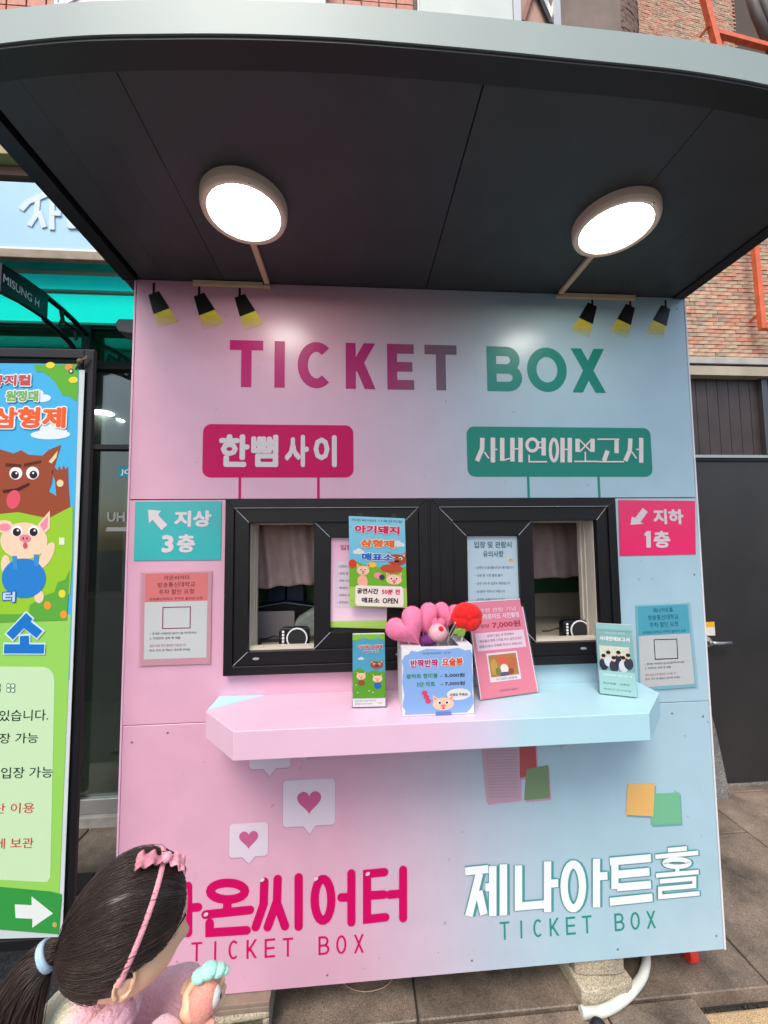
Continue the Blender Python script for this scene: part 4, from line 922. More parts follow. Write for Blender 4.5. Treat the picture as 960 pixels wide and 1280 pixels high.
MB().prismy([(-.15, 0), (.12, 0), (.12, .24), (.06, .20), (.0, .11), (-.06, .075), (-.10, .03)], -.03, .05).build('bag_body', mat('grey_knit', (.30, .34, .30), rough=.95, bump=1, bscale=300, var=.2, vscale=80), r, bevel=.02)
MB().tube([(.10, -.01, .22), (.115, -.02, .26), (.13, .0, .22)], .005, 8).build('bag_strap', mat('grey_knit', (.17, .19, .17)), r)
r = empty('laptop', (-.58, .21, 1.1605), label='grey folded laptop standing inside the left window behind the intercom', cat='laptop')
MB().prismy(rrect(-.07, .09, 0, .105, .006), -.004, .004).build('lid', mat('laptop_grey', (.24, .21, .21), rough=.4), r, bevel=.001); MB().box(-.07, .09, .005, .10, 0, .012).build('base', mat('laptop_grey', (.16, .14, .14)), r, bevel=.002)
r = empty('headset_cable', (.40, .17, 1.33), label='thin white cable curving down beside the sash in the right window', cat='cable')
MB().tube([(-.02, 0, .16), (.0, 0, .11), (.016, 0, .06), (.018, 0, .02), (.008, 0, -.03), (.0, .01, -.17)], .0018, 8).build('cable', m_stk, r)
r = empty('black_coat', (.43, .36, 1.10), label='black coat hanging low behind the right window', cat='coat')
MB().prismy([(-.12, -.1), (.13, -.1), (.10, .05), (.05, .16), (.03, .24), (-.08, .26), (-.12, .2)], -.03, .04).build('coat_body', mat('coat_black', (.008, .008, .010), rough=.9, bump=.6, bscale=60), r, bevel=.02)
MB().tube([(.0, -.035, .2), (.03, -.05, .05), (.05, -.03, -.08)], [.03, .028, .022], 12).build('sleeve', mat('coat_black', (.008, .008, .010)), r, smooth=True)
# ================================================================ UNDER THE BOOTH
m_cblk = ground_mat('concrete_brick', (.26, .21, .14), (.50, .43, .30), (.60, .53, .39), sc=420, rough=.95, bump=1.0, stain=(.55, 1.05))
m_cblk.node_tree.nodes['Bump'].inputs['Distance'].default_value = .004
def cbrick(lab, c, sz, rz, holes=False):
    r = empty('concrete_brick', c, (0, 0, rz), label=lab, cat='brick'); x, y, z = (q/2 for q in sz)
    if not holes:
        # solid brick with a chipped, slightly irregular outline
        P_ = []
        for t in range(26):
            a = 2*pi*t/26; k = max(abs(cos(a))/x, abs(sin(a))/y); P_.append((cos(a)/k*random.uniform(.985, 1.0), sin(a)/k*random.uniform(.985, 1.0)))
        MB().prismz(P_, 0, 2*z).build('brick_body', m_cblk, r, bevel=.005, seg=2)
    else:
        MB().box(-x, x, -y, y, 2*z-.018, 2*z).box(-x, x, -y, y, 0, .014).box(-x, -x+.02, -y, y, .0141, 2*z-.0181).box(x-.02, x, -y, y, .0141, 2*z-.0181).box(-.012, .012, -y, y, .0141, 2*z-.0181).build('brick_body', m_cblk, r, bevel=.006)
    return r
cbrick('lower concrete brick of the stacked pair under the blue half', (.565, .075, .0), (.19, .19, .058), .10)
cbrick('upper, darker chipped concrete brick of the stacked pair under the blue half', (.570, .095, .0625), (.170, .165, .058), -.06)
cbrick('hollow concrete block supporting the pink corner beside the child', (-.66, .055, .0), (.26, .19, .095), .06, True)
r = empty('wood_shim', (-.66, .06, .0955), label='thin grey wooden board on the hollow block under the pink corner', cat='board')
MB().box(-.15, .135, -.09, .09, 0, .014).build('board', mat('old_plywood', (.24, .18, .13), rough=.8, var=.3, vscale=25), r, bevel=.002); MB().box(-.15, .135, -.088, .092, .0142, .026).build('board', mat('old_plywood', (.24, .18, .13)), r, bevel=.002)
r = empty('hose', (.7, .03, 0), label='thick white plastic hose curling from under the booth round the brick pair', cat='hose')
hp = [pz(727, 1266, .016), pz(752, 1264, .016), pz(775, 1252, .016), pz(793, 1235, .016), pz(805, 1215, .016), (.80, .12, .016), (.79, .20, .02), (.74, .34, .02)]
hp = [Vector(p) for p in hp]
def smooth_path(pts, k=6):
    out = []
    n = len(pts)
    for i in range(n-1):
        p0, p1, p2, p3_ = pts[max(i-1, 0)], pts[i], pts[i+1], pts[min(i+2, n-1)]
        for t in range(k):
            t /= k; out.append(.5*((2*p1)+(p2-p0)*t+(2*p0-5*p1+4*p2-p3_)*t*t+(3*p1-p0-3*p2+p3_)*t**3))
    return out+[pts[-1]]
o = MB().tube(smooth_path(hp), .0145, 16).build('hose_tube', mat('hose_white', (.66, .68, .60), rough=.35, var=.1, vscale=20), r, smooth=True); o.location = -r.location
MB().tube([hp[0]+Vector((-.001, 0, 0)), hp[0]+Vector((.010, .001, 0))], .0165, 16).build('hose_cuff', mat('hose_white', (.66, .68, .60)), r).location = -r.location
q = pz(744, 1276, .03)
r = empty('caster_knob', (q[0], q[1]-.02, -.03), label='black rubber ball knob poking up at the bottom edge near the hose', cat='knob')
MB().ball((0, 0, .056), .027, 20, 14).build('rubber_ball', mat('rubber_black', (.015, .015, .018), rough=.5), r, smooth=True); MB().lathe([(.03, 0), (.03, .014), (.014, .02), (.012, .036)], (0, 0, 0), 'z', 20).build('rubber_foot', mat('rubber_black', (.015, .015, .018)), r)
MB().ball((-.05, -.005, .04), .022, 16, 12).build('rubber_ball', mat('rubber_black', (.015, .015, .018)), r, smooth=True)
r = empty('fallen_leaf', (.675, .10, .002), label='dry brown leaf lying between the bricks and the hose', cat='leaf')
MB().puffy([(-.03, .0), (-.01, .008), (.025, .004), (.035, 0), (.02, -.006), (-.01, -.007)], .003).build('leaf_blade', mat('leaf_brown', (.16, .08, .04), rough=.8), r); r.rotation_euler = (1.4, 0, -.8); MB().tube([(.03, 0, 0), (.05, 0, .004)], .0008, 5).build('leaf_stalk', mat('leaf_brown', (.16, .08, .04)), r)
r = empty('loose_wire', (-.25, .13, .0), label='thin pale loop of wire lying under the pink front edge', cat='wire')
MB().tube(smooth_path([Vector(p) for p in ((-.06, .0, .004), (-.03, -.03, .004), (.03, -.045, .004), (.10, -.03, .004), (.13, .01, .02), (.12, .03, .07))]), .0016, 6).build('wire', mat('wire_tan', (.45, .32, .20), rough=.6), r, smooth=True)
# ================================================================ BANNER STAND AND BANNER
YB = -.1
m_post = mat('banner_stand_black', (.008, .008, .009), rough=.4, var=.1, spec=.3)
r = empty('banner_stand', (-1.075, YB, -.03), label='black square-tube banner stand left of the booth holding the cartoon banner', cat='banner stand')
def rb(o, root=None): o.location = -(root or r).location; return o
rb(MB().box(-1.092, -1.062, YB-.005, YB+.010, -.058, 2.142).build('post', m_post, r, bevel=.003))
rb(MB().box(-2.06, -1.0925, YB-.004, YB+.010, 2.112, 2.142).build('top_bar', m_post, r, bevel=.003))
rb(MB().box(-2.09, -2.0605, YB-.005, YB+.025, -.058, 2.142).build('post', m_post, r, bevel=.003))
rb(MB().box(-2.06, -1.0925, YB+.0, YB+.022, 2.062, 2.078).build('upper_rail', m_post, r, bevel=.003))
rb(MB().box(-2.06, -1.0925, YB-.004, YB+.024, .395, .425).build('lower_rail', m_post, r, bevel=.003))
for x in (-1.077, -2.075): rb(MB().box(x-.02, x+.02, YB-.28, YB+.30, -.0575, -.036).build('foot', m_post, r, bevel=.003))
r = empty('cable_tie', (-1.092, YB-.01, 2.095), label='brown knotted tie fixing the banner corner to the black stand', cat='tie')
b = MB()
for k in range(3): b.tube([(-.018+.004*k, -.002, -.022+.006*k), (0, -.012, .0+.002*k), (.016, -.004, .020-.004*k)], .003, 7)
b.ball((0, -.012, 0), .008, 10, 8).build('knot', mat('tie_brown', (.16, .11, .08), rough=.8), r)
root_b = empty('banner', (-1.098, YB-.012, .44), label='tall cartoon meadow banner with orange Korean title and green notice panel', cat='banner')
r = root_b; yb = YB-.012
Bq = lambda u, v: at(u, v, yb)
def BP(pts, c, lay, name='print', shift=0): 
    q = [Bq(*p) for p in pts]; a = sum(q[i][0]*q[(i+1) % len(q)][1]-q[(i+1) % len(q)][0]*q[i][1] for i in range(len(q)))
    return MB().flat(q if a > 0 else q[::-1], yb-lay*LY).build(name, ink(c) if isinstance(c, tuple) else c, r)
def BE(u, v, ru, rv, c, lay, n=26, rot=0, name='print'): return BP([(u+ru*cos(t)*cos(rot)-rv*sin(t)*sin(rot), v+ru*cos(t)*sin(rot)+rv*sin(t)*cos(rot)) for t in (2*pi*k/n for k in range(n))], c, lay, name)
def BT(s, u0, v0, u1, v1, c, lay=3, off=.0, sl=0, name='lettering'):
    um = min(max((u0+u1)/2, 0), 80); x0 = Bq(u0, (v0+v1)/2)[0]; x1 = Bq(u1, (v0+v1)/2)[0]; z0 = Bq(um, v1)[1]; z1 = Bq(um, v0)[1]; return text(s, x0, x1, z0, z1, ink(c), r, lay=lay, y=yb, off=off, rot=sl, name=name)
def BO(s, u0, v0, u1, v1, c, edge=(236, 240, 244), off=.045, e=.1):
    BT(s, u0-1.5, v0-1.5, u1+1.5, v1+1.5, edge, 5, e, name='lettering_outline'); BT(s, u0, v0, u1, v1, c, 6, off)
m_vinyl = mat('banner_vinyl_white', (.55, .60, .60), rough=.4)
nx = 26; vs = []; XL, XR = -1.99, -1.083
def wavy(z): return .0
MB().box(XL, XR, yb, yb+.0012, .432, 2.072).build('banner_sheet', m_vinyl, r)
L_ = -260
BP([(L_, 444), (97, 455), (99, 463), (91, 740), (87, 850), (L_, 850)], (72, 178, 226), 1)
BP([(L_, 770), (89, 768), (86, 850), (74, 1125), (L_, 1105)], (148, 208, 92), 1.6)
BP([(40, 455), (44, 464), (52, 464), (60, 470), (67, 476), (73, 486), (78, 494), (86, 495), (96, 502), (98, 490), (98, 455)], (96, 176, 52), 2)
for u, v, a in ((62, 456, 6), (92, 475, 6)): BE(u, v, a, 4, (232, 214, 60), 3)
BE(86, 459, 5, 4, (236, 150, 70), 3); BE(89, 464, 3.2, 3.2, (60, 70, 60), 3.4); BE(89, 464, 1.8, 1.8, (220, 220, 210), 3.8)
for c_ in ((62, 543, 26, 6), (60, 536, 12, 8), (75, 540, 9, 6), (50, 497, 13, 5), (44, 491, 9, 5)): BE(*c_, (226, 236, 244), 2.2+c_[0]*.003)
BO('뮤지컬', -16, 467, 37, 481, (196, 80, 80)); BO('원정대', 4, 487, 47, 501, (120, 180, 84)); BO('삼형제', -14, 508, 83, 535, (238, 96, 40))
# plain stand-in shapes for the cartoon artwork: brown mound, pale round shape, blue rounded block
BP([(L_, 610), (-30, 600), (-6, 560), (14, 566), (24, 562), (34, 568), (52, 569), (60, 562), (76, 556), (70, 575), (66, 588), (64, 604), (60, 614), (70, 620), (68, 600), (64, 590), (68, 584), (72, 588), (73, 582), (77, 588), (79, 581), (82, 587), (85, 583), (86, 610), (88, 634), (62, 660), (L_, 670)], (152, 72, 44), 2.6)
BP([(60, 577), (72, 563), (70, 572), (64, 579)], (236, 210, 160), 2.9)
for u in (17, 39): BE(u, 591, 8.5, 8, (240, 240, 240), 3.0); BE(u-1+.1*(u-17), 593, 5.2, 5.0, (44, 26, 24), 3.4); BE(u+1, 591, 1.3, 1.3, (240, 240, 240), 3.8)
BP([(3, 582), (24, 584), (24, 580), (4, 578)], (90, 38, 24), 3.8); BP([(28, 583), (50, 578), (50, 575), (28, 579)], (90, 38, 24), 3.8)
BP([(0, 612), (18, 610), (34, 603), (36, 606), (20, 614), (0, 616)], (70, 26, 20), 3.1)
BE(20, 655, 22, 14, (240, 224, 180), 3.0); BE(75, 604, 4.5, 4.5, (236, 210, 160), 3.2); BE(14, 624, 9, 12, (222, 84, 104), 3.2, rot=.3)
BP([(L_, 668), (20, 640), (60, 648), (92, 632), (91, 700), (88, 742), (60, 770), (L_, 790)], (150, 200, 48), 3.1)
BP([(88, 712), (82, 724), (72, 728), (68, 740), (56, 744), (48, 750), (36, 756), (34, 768), (L_, 772), (L_, 790), (84, 775)], (92, 168, 60), 3.5)
BP([(46, 656), (62, 638), (62, 660), (54, 668)], (246, 208, 176), 4.1); BP([(49, 656), (60, 644), (59, 658), (54, 664)], (236, 140, 160), 4.3); BE(2, 658, 12, 8, (246, 208, 176), 4.1); BE(3, 659, 8, 5, (236, 140, 160), 4.3)
for u in (19, 41): BE(u, 664, 7.4, 6.8, (244, 244, 244), 4.9); BE(u, 665, 5.4, 5.2, (44, 26, 26), 5.3); BE(u+1.5, 663, 1.4, 1.3, (244, 244, 244), 5.7)
BE(30, 673, 7.5, 5, (232, 130, 146), 5.2); BE(27.5, 673, 1.1, 1.6, (120, 50, 66), 5.6); BE(32.5, 673, 1.1, 1.6, (120, 50, 66), 5.6); BE(30, 682, 3, 4, (206, 80, 100), 5.2)
BE(28, 676, 31, 23, (246, 208, 176), 4.2); BE(4, 706, 6, 12, (246, 208, 176), 4.0); BE(58, 694, 7, 18, (246, 208, 176), 4.1, rot=.5); BE(48, 746, 6, 8, (246, 208, 176), 4.1)
BE(28, 723, 29, 25, (38, 126, 200), 4.6)
BP([(13, 695), (19, 695), (20, 712), (14, 712)], (60, 140, 206), 5.2); BP([(41, 693), (47, 693), (48, 708), (42, 708)], (60, 140, 206), 5.2)
for u, v, c_ in ((78, 742, (232, 214, 60)), (59, 757, (240, 150, 50)), (80, 768, (240, 150, 60))): BE(u, v, 4.5, 5, c_, 4.0)
BP([(74, 672), (81, 672), (81, 681), (74, 681)], (226, 234, 200), 4.0)
BO('터', 1, 740, 17, 753, (190, 214, 240), (40, 90, 170)); 
m_so = ink((24, 116, 196)); m_sw = ink((206, 232, 244))
Tb = lambda u, v: Bq(u, v)
so_st = [[(36, 770), (10, 796)], [(29, 778), (49, 793)], [(29.5, 795), (29.5, 810)], [(3, 811.5), (55, 811)]]
strokes('lettering_outline', [[(37, 768.5), (8.5, 798)], [(29, 777), (51, 794.5)], [(29.5, 793), (29.5, 810)], [(1.5, 811.5), (56.5, 811)]], Tb, .034, m_sw, r, lay=5, y=yb)
strokes('lettering', so_st, Tb, .026, m_so, r, lay=7, y=yb)
BP([(L_, 836), (55, 834), (62, 837), (66, 842), (68, 850), (63, 1096), (60, 1102), (54, 1103), (L_, 1100)], (198, 226, 180), 2.4, 'printed_panel')
for u, v in ((6, 861), (-13, 861)):
    for a in range(4): BE(u+5+4*cos(a*pi/2+.8), v+4*sin(a*pi/2+.8), 3.2, 3.2, (60, 130, 80), 3.4+a*.1, 12); BE(u+5+4*cos(a*pi/2+.8), v+4*sin(a*pi/2+.8), 2.2, 2.2, (226, 238, 214), 4.0+a*.1, 12)
for s, u0, v0, u1, v1, c_ in (('매표소에 있습니다.', -72, 889, 60, 903, (34, 50, 34)), ('순서대로 입장 가능', -90, 918, 47, 931, (34, 50, 34)), ('지정 좌석 입장 가능', -78, 961, 66, 975, (34, 50, 34)), ('입장시 계단 이용', -84, 1006, 42, 1019, (206, 60, 60)), ('유모차는 1층에 보관', -104, 1050, 41, 1063, (206, 60, 60))): BT(s, u0, v0, u1, v1, c_, 4, .012)
BP([(L_, 1100), (62, 1114), (78, 1117), (74, 1167), (L_, 1158)], (52, 150, 66), 3.0)
BP([(17, 1132), (39, 1132), (39, 1121), (67, 1141), (40, 1160), (40, 1149), (18, 1149)], (226, 232, 226), 4.0, 'arrow')
BE(69, 1155, 3, 3.4, (190, 170, 90), 4.0)
for ch in root_b.children: ch.location = ch.location-Vector(root_b.location)
root_b.rotation_euler = (0, 0, -radians(3.0))

# ================================================================ LEFT: SHOP FRONT, AWNING, SIGN
YW = 1.0
def zw(v, u=140, Y=YW): return at(u, v, Y)[1]
def xw(u, v, Y=YW): return at(u, v, Y)[0]
m_alu = mat('aluminium_dark', (.10, .10, .10), rough=.4, metal=.6); m_alul = mat('aluminium_light', (.42, .43, .42), rough=.35, metal=.7)
m_conc = mat('rough_concrete', (.30, .28, .25), rough=.95, var=.35, vscale=12, bump=.8, bscale=60)
bld = empty('shop_building', (0, 0, 0), label='multi-storey shop building behind the booth with dark glass front and tiled upper wall', cat='building')
X0, X1 = -6.0, 1.45
box('door_glass', m_glass, X0, -.2, YW+.02, YW+.028, .135, zw(562), bld)
box('transom_glass', m_glass, X0, -.2, YW+.02, YW+.028, zw(556), zw(462), bld)
box('upper_glass', storeglass('awning_reflection_glass', (.25, .65, .50), .12), X0, -.2, YW+.02, YW+.028, zw(452), 2.80, bld)  # clear pane; green tint paints in the reflection of the awning
box('frame_rail', m_black, X0, -.2, YW-.012, YW+.05, zw(562)+.0005, zw(556)-.0005, bld)
box('frame_rail', m_black, X0, -.2, YW-.012, YW+.05, zw(462)+.0005, zw(452)-.0005, bld)
box('bottom_rail', m_alul, X0, -.2, YW-.005, YW+.045, .055, .134, bld, bevel=.004)
MB().box(X0, -.2, YW-.03, YW+.06, -.05, .054).build('concrete_sill', m_conc, bld, bevel=.006)
box('mullion', m_black, -3.2, -3.14, YW-.01, YW+.05, .1345, 2.8, bld)
# shop interior seen through the glass
m_in = mat('shop_wall_inside', (.26, .29, .27), rough=.8, var=.2, vscale=2); m_inf = mat('shop_floor_inside', (.24, .22, .19), rough=.35)
box('inner_floor', m_inf, X0, 1.4, YW+.061, 5.4, -.05, .05, bld); box('inner_wall', m_in, X0, 1.4, 5.4, 5.5, -.05, 3.3, bld); box('inner_ceiling', mat('shop_ceiling', (.30, .34, .32), rough=.8), X0, 1.4, YW+.06, 5.4, 2.95, 3.0, bld)
box('inner_wall', m_in, 1.4, 1.5, YW+.05, 5.5, -.05, 3.3, bld)
box('inner_pillar', mat('pillar_inside', (.12, .12, .11), rough=.6), -3.4, -3.0, 3.1, 3.5, .05, 2.95, bld)
m_dl = mat('downlight_glow', (1, 1, 1), var=0, emit=(.95, 1, .98), es=22)
for (u, v) in ((129, 517), (143, 526), (108, 527), (60, 520)):
    d = ray(u, v); t = (2.94-CC.z)/d.z; p = CC+d*t
    MB().lathe([(.005, -.012), (.085, -.010), (.10, .0)], (p.x, p.y, 2.945), 'z', 24).build('downlight', m_dl, bld)
box('counter_inside', mat('inside_counter', (.16, .15, .14)), -4.2, -2.4, 2.6, 3.1, .05, 1.0, bld); box('shelf_inside', mat('inside_shelf', (.09, .10, .10)), -3.2, -1.6, 5.0, 5.35, .05, 2.1, bld)
for k in range(5): box('shelf_board', mat('inside_board', (.28, .28, .26)), -3.15, -1.65, 4.95, 4.999, .35+.36*k, .38+.36*k, bld)
g = lambda u, v: at(u, v, YW+.018)
def stick(pts, m, name='glass_sticker', lay=1): 
    q = [g(*p) for p in pts]; return MB().flat(q, YW+.018-lay*LY).build(name, m, bld)
stick([(148, 597), (172, 597), (172, 583), (148, 583)], ink((40, 150, 160)))
text('JCB', g(151, 590)[0], g(170, 590)[0], zw(594), zw(586), m_wh, bld, lay=3, y=YW+.018, off=.02)
m_faint = mat('frosted_letter', (.26, .28, .27), rough=.6, var=0)
text('UH', g(134, 650)[0], g(156, 650)[0], zw(652), zw(640), m_faint, bld, lay=1, y=YW+.018, off=.03)
stick([(132, 664), (172, 664), (172, 659), (134, 659)], m_faint)
# upper wall of the building
m_wallb = mat('building_render', (.22, .17, .14), rough=.9, var=.2)
ZTOP = 6.2
box('wall', m_wallb, X0, 1.6, YW+.012, YW+.25, 3.21, ZTOP, bld)
box('fascia_board', mat('brown_board', (.12, .06, .04), rough=.7), X0, -1.0, YW-.03, YW+.011, zw(224, 10), zw(212, 10), bld)
box('ledge', mat('ochre_ledge', (.36, .29, .13), rough=.6), X0, -1.0, YW-.10, YW+.011, zw(211.5, 10), zw(201, 10), bld, bevel=.004)
wr = empty('window', (0, 0, 0)); wr.parent = bld
z0, z1 = zw(201, 10)+.001, zw(150, 10)+.35
box('window_frame', mat('window_grey', (.50, .50, .48), rough=.5), -2.42, -2.385, YW-.03, YW+.011, z0, z1, wr); box('window_frame', mat('window_grey', (.5, .5, .48)), -2.384, -1.4, YW-.03, YW+.011, z1-.05, z1, wr)
box('window_pane', mat('frosted_pane', (.50, .47, .40), rough=.25), -2.384, -1.4, YW-.01, YW+.011, z0, z1-.051, wr)
for k, c_ in enumerate(((.30, .26, .2), (.40, .36, .30))): box('window_print', mat('pane_print%d' % k, c_), -2.36+.1*k, -2.30+.12*k, YW-.0115-.001*k, YW-.0102, z0+.06+.03*k, z0+.18, wr)
# orange wall tiles (two visible areas) with joints
m_tile = mat('orange_tile', (.50, .17, .10), rough=.55, var=.35, vscale=18, bump=.5, bscale=60)
tile_me = None
def tiles(x0, x1, z0, z1, tw, thh):
    global tile_me
    if tile_me is None:
        t = MB().box(-tw/2+.005, tw/2-.005, -.006, .006, -thh/2+.004, thh/2-.004).build('wall_tile', m_tile, bld); tile_me = t.data; bpy.data.objects.remove(t)
    nx_, nz_ = int((x1-x0)/tw), int((z1-z0)/thh)
    for i in range(nx_):
        for k in range(nz_):
            o = link('wall_tile', tile_me, bld); o.location = (x0+tw*(i+.5), YW+.005, z0+thh*(k+.5)); o.rotation_euler = (random.uniform(-.01, .01), 0, random.uniform(-.01, .01))
tiles(-2.6, -2.02, 4.62, 5.1, .115, .105); tiles(-.425, .17, 4.85, 5.17, .115, .105)
r = empty('sign_board', (-1.25, YW-.1, 4.7), label='pale pink sign board with white border high on the wall above the canopy', cat='sign')
o = MB().box(xw(76, 8, .9), xw(404, 1, .9), .88, .99, 4.63, 5.6).build('board', mat('pale_pink_board', (.78, .60, .70), rough=.4), r, bevel=.004); o.location = -r.location
o = MB().box(xw(76, 8, .9)-.015, xw(76, 8, .9), .872, .99, 4.62, 5.61).box(xw(404, 1, .9), xw(404, 1, .9)+.015, .872, .99, 4.62, 5.61).box(xw(76, 8, .9), xw(404, 1, .9), .872, .99, 4.615, 4.629).build('border', m_pw, r); o.location = -r.location
o = MB().prismy([(-2.02, 4.66), (-1.72, 4.86), (-1.70, 4.845), (-2.0, 4.645)], .873, .8795).build('border', m_pw, r); o.location = -r.location
box('light_panel', mat('pale_cladding', (.55, .60, .55), rough=.5), .175, .80, YW-.06, YW+.011, 4.6, 5.6, bld, bevel=.004)
box('panel_frame', m_alul, .165, .174, YW-.07, YW+.011, 4.6, 5.6, bld); box('panel_frame', m_alul, .80, .85, YW-.07, YW+.011, 4.6, 5.6, bld); box('panel_frame', m_alul, 1.07, 1.12, YW-.07, YW+.011, 4.6, 5.6, bld)
box('lattice_back', mat('lattice_back_pink', (.45, .28, .22), rough=.8), .85, 1.07, YW-.02, YW+.011, 4.6, 5.6, bld)
for a, b_, m in (((.87, 4.95), (1.0, 5.35), mat('lattice_red', (.28, .10, .06))), ((1.065, 4.95), (.87, 5.45), m_black), ((1.10, 4.95), (.92, 5.45), m_alul)):
    d = Vector((b_[0]-a[0], b_[1]-a[1])).normalized(); n_2 = Vector((-d.y, d.x))*.014
    MB().prismy([(a[0]-n_2.x, a[1]-n_2.y), (b_[0]-n_2.x, b_[1]-n_2.y), (b_[0]+n_2.x, b_[1]+n_2.y), (a[0]+n_2.x, a[1]+n_2.y)] if d.x*1 > 0 or True else [], YW-.05+.01*(a[0] > 1.08), YW-.035+.01*(a[0] > 1.08)).build('lattice_bar', m, bld)
# blue sign above awning
YS = .42
zs0, zs1 = at(0, 312, YS)[1], at(0, 226, YS)[1]
r = empty('sign_board', (-1.9, YS, zs0), label='light blue shop sign with raised white letters above the green awning', cat='sign')
def sb(o): o.location = -r.location; return o
sb(MB().box(-4.0, -.95, YS, YS+.12, zs0, zs1).build('board', mat('light_blue_board', (.36, .58, .70), rough=.4, var=.05), r, bevel=.004))
sb(MB().box(-4.0, -.95, YS-.006, YS-.0002, zs0, zs0+.012).build('white_edge', m_pw, r))
m_let = mat('raised_letter', (.56, .66, .78), rough=.4)
LT = lambda u, v: at(u, v, YS)
for st, th in (([[(48, 250), (46, 270), (38, 282)], [(50, 266), (56, 284)], [(66, 248), (66, 287)], [(66, 268), (76, 268)], [(88, 250), (88, 284), (106, 284)], [(112, 248), (112, 288)], [(128, 250), (128, 288)]], .022), ([[(28, 262), (36, 253), (58, 244)]], .026)):
    for k_, s_ in enumerate(st):
        q = [LT(*p) for p in s_]
        b = MB()
        zz_ = 0
        for p_, q_ in zip(q, q[1:]):
            d = Vector((q_[0]-p_[0], q_[1]-p_[1])).normalized(); n_2 = Vector((-d.y, d.x))*th/2; e = d*th*.2
            b.prismy([(p_[0]-n_2.x-e.x, p_[1]-n_2.y-e.y), (q_[0]-n_2.x+e.x, q_[1]-n_2.y+e.y), (q_[0]+n_2.x+e.x, q_[1]+n_2.y+e.y), (p_[0]+n_2.x-e.x, p_[1]+n_2.y-e.y)], YS-.005-.0006*k_-.0002*zz_, YS-.0002-.00001*zz_); zz_ += 1
        sb(b.build('raised_letter', m_let, r))
m_bulb = mat('bulb_glow', (1, 1, 1), var=0, emit=(.9, .97, 1), es=3)
r = empty('string_lights', (-1.9, YS+.05, zs1+.012), label='row of small white lit bulbs along the top of the light blue sign', cat='string lights')
MB().tube([(-.9, 0, .0), (-.3, 0, .004), (.5, 0, -.002)], .004, 6).build('cable', m_black, r)
for k in range(16): MB().ball((-.45+.042*k+random.uniform(-.008, .008), 0, .012), .0105, 8, 6).build('bulb', m_bulb, r)
# awning
def translucent(name, c):
    m = bpy.data.materials.new(name); m.use_nodes = True; n = m.node_tree; L = n.links; p = n.nodes['Principled BSDF']; o = n.nodes['Material Output']
    p.inputs['Base Color'].default_value = (*c, 1); p.inputs['Roughness'].default_value = .3
    t = n.nodes.new('ShaderNodeBsdfTranslucent'); t.inputs[0].default_value = (*c, 1); x = n.nodes.new('ShaderNodeMixShader'); x.inputs[0].default_value = .8
    L.new(p.outputs[0], x.inputs[1]); L.new(t.outputs[0], x.inputs[2]); L.new(x.outputs[0], o.inputs[0]); return m
m_poly = translucent('green_polycarbonate', (.01, .97, .80))
r = empty('awning', (-2.0, YW, 2.8), label='curved emerald polycarbonate awning over the shop door left of the booth', cat='awning')
def aw(y): return 2.80+.035*sin(pi*min(1, max(0, (1.0-y)/.62)))     # gently arched section
edges = [.43, .53, .70, .965]
for a, b_ in zip(edges, edges[1:]):
    n = 4; pts = [(a+(b_-a)*k/n, aw(a+(b_-a)*k/n)) for k in range(n+1)]
    mb_ = MB()
    for (pa, pb) in zip(pts, pts[1:]):
        mb_.add([(-4.2, pa[0], pa[1]+.005), (-1.02, pa[0], pa[1]+.005), (-1.02, pb[0], pb[1]+.005), (-4.2, pb[0], pb[1]+.005)], [(0, 1, 2, 3)], 0)
        mb_.add([(-4.2, pa[0], pa[1]), (-1.02, pa[0], pa[1]), (-1.02, pb[0], pb[1]), (-4.2, pb[0], pb[1])], [(3, 2, 1, 0)], 1)
    e_ = [pts[0], pts[-1]]
    for pe in e_: mb_.add([(-4.2, pe[0], pe[1]), (-1.02, pe[0], pe[1]), (-1.02, pe[0], pe[1]+.005), (-4.2, pe[0], pe[1]+.005)], [(0, 1, 2, 3)], 1)
    rb(mb_.build('roof_sheet', [m_poly, m_acr], r), r)
for y in edges[1:]: 
    rb(MB().box(-4.2, -1.02, y-.011, y+.011, aw(y)-.014, aw(y)-.0006).build('batten', mat('batten_green_grey', (.25, .42, .34), rough=.4), r, bevel=.002), r)
rb(MB().box(-4.2, -1.02, .405, .432, 2.795, 2.835).build('front_gutter', mat('awning_gutter', (.30, .24, .17), rough=.7, var=.3, vscale=15), r, bevel=.003), r)
rb(MB().box(-4.2, -1.02, .966, 1.0, 2.775, 2.80).build('wall_rail', m_black, r), r)
def bracket(x):
    q = empty('bracket', (0, 0, 0)); q.parent = r; q.location = -r.location
    up_ = [(.43, 2.765), (.52, 2.778), (.64, 2.785), (.76, 2.782), (.93, 2.76)]; lo = [(.43, 2.635), (.52, 2.650), (.63, 2.655), (.74, 2.645), (.84, 2.625), (.90, 2.61)]
    MB().prismx([(.40, 2.63)]+lo[:3]+[(.66, 2.655), (.66, 2.778)]+up_[2::-1]+[(.40, 2.76)], x-.012, x+.012).build('name_plate', m_black, q, bevel=.002)
    MB().tube([(x, .655, 2.775), (x, .76, 2.772), (x, .86, 2.760), (x, .965, 2.735)], .014, 8).build('upper_arm', m_black, q)
    MB().tube([(x, .655, 2.655), (x, .74, 2.645), (x, .84, 2.62), (x, .94, 2.56), (x, .97, 2.50)], .014, 8).build('lower_arm', m_black, q)
    MB().tube([(x, .76, 2.77), (x, .775, 2.72), (x, .76, 2.68), (x, .75, 2.65)], .010, 8).tube([(x, .775, 2.715), (x, .87, 2.715), (x, .88, 2.66)], .008, 8).build('scroll', m_black, q)
    MB().box(x-.025, x+.025, .955, .995, .14, 2.79).build('wall_post', m_black, q, bevel=.003)
    return q
q = bracket(-1.80); bracket(-3.4)
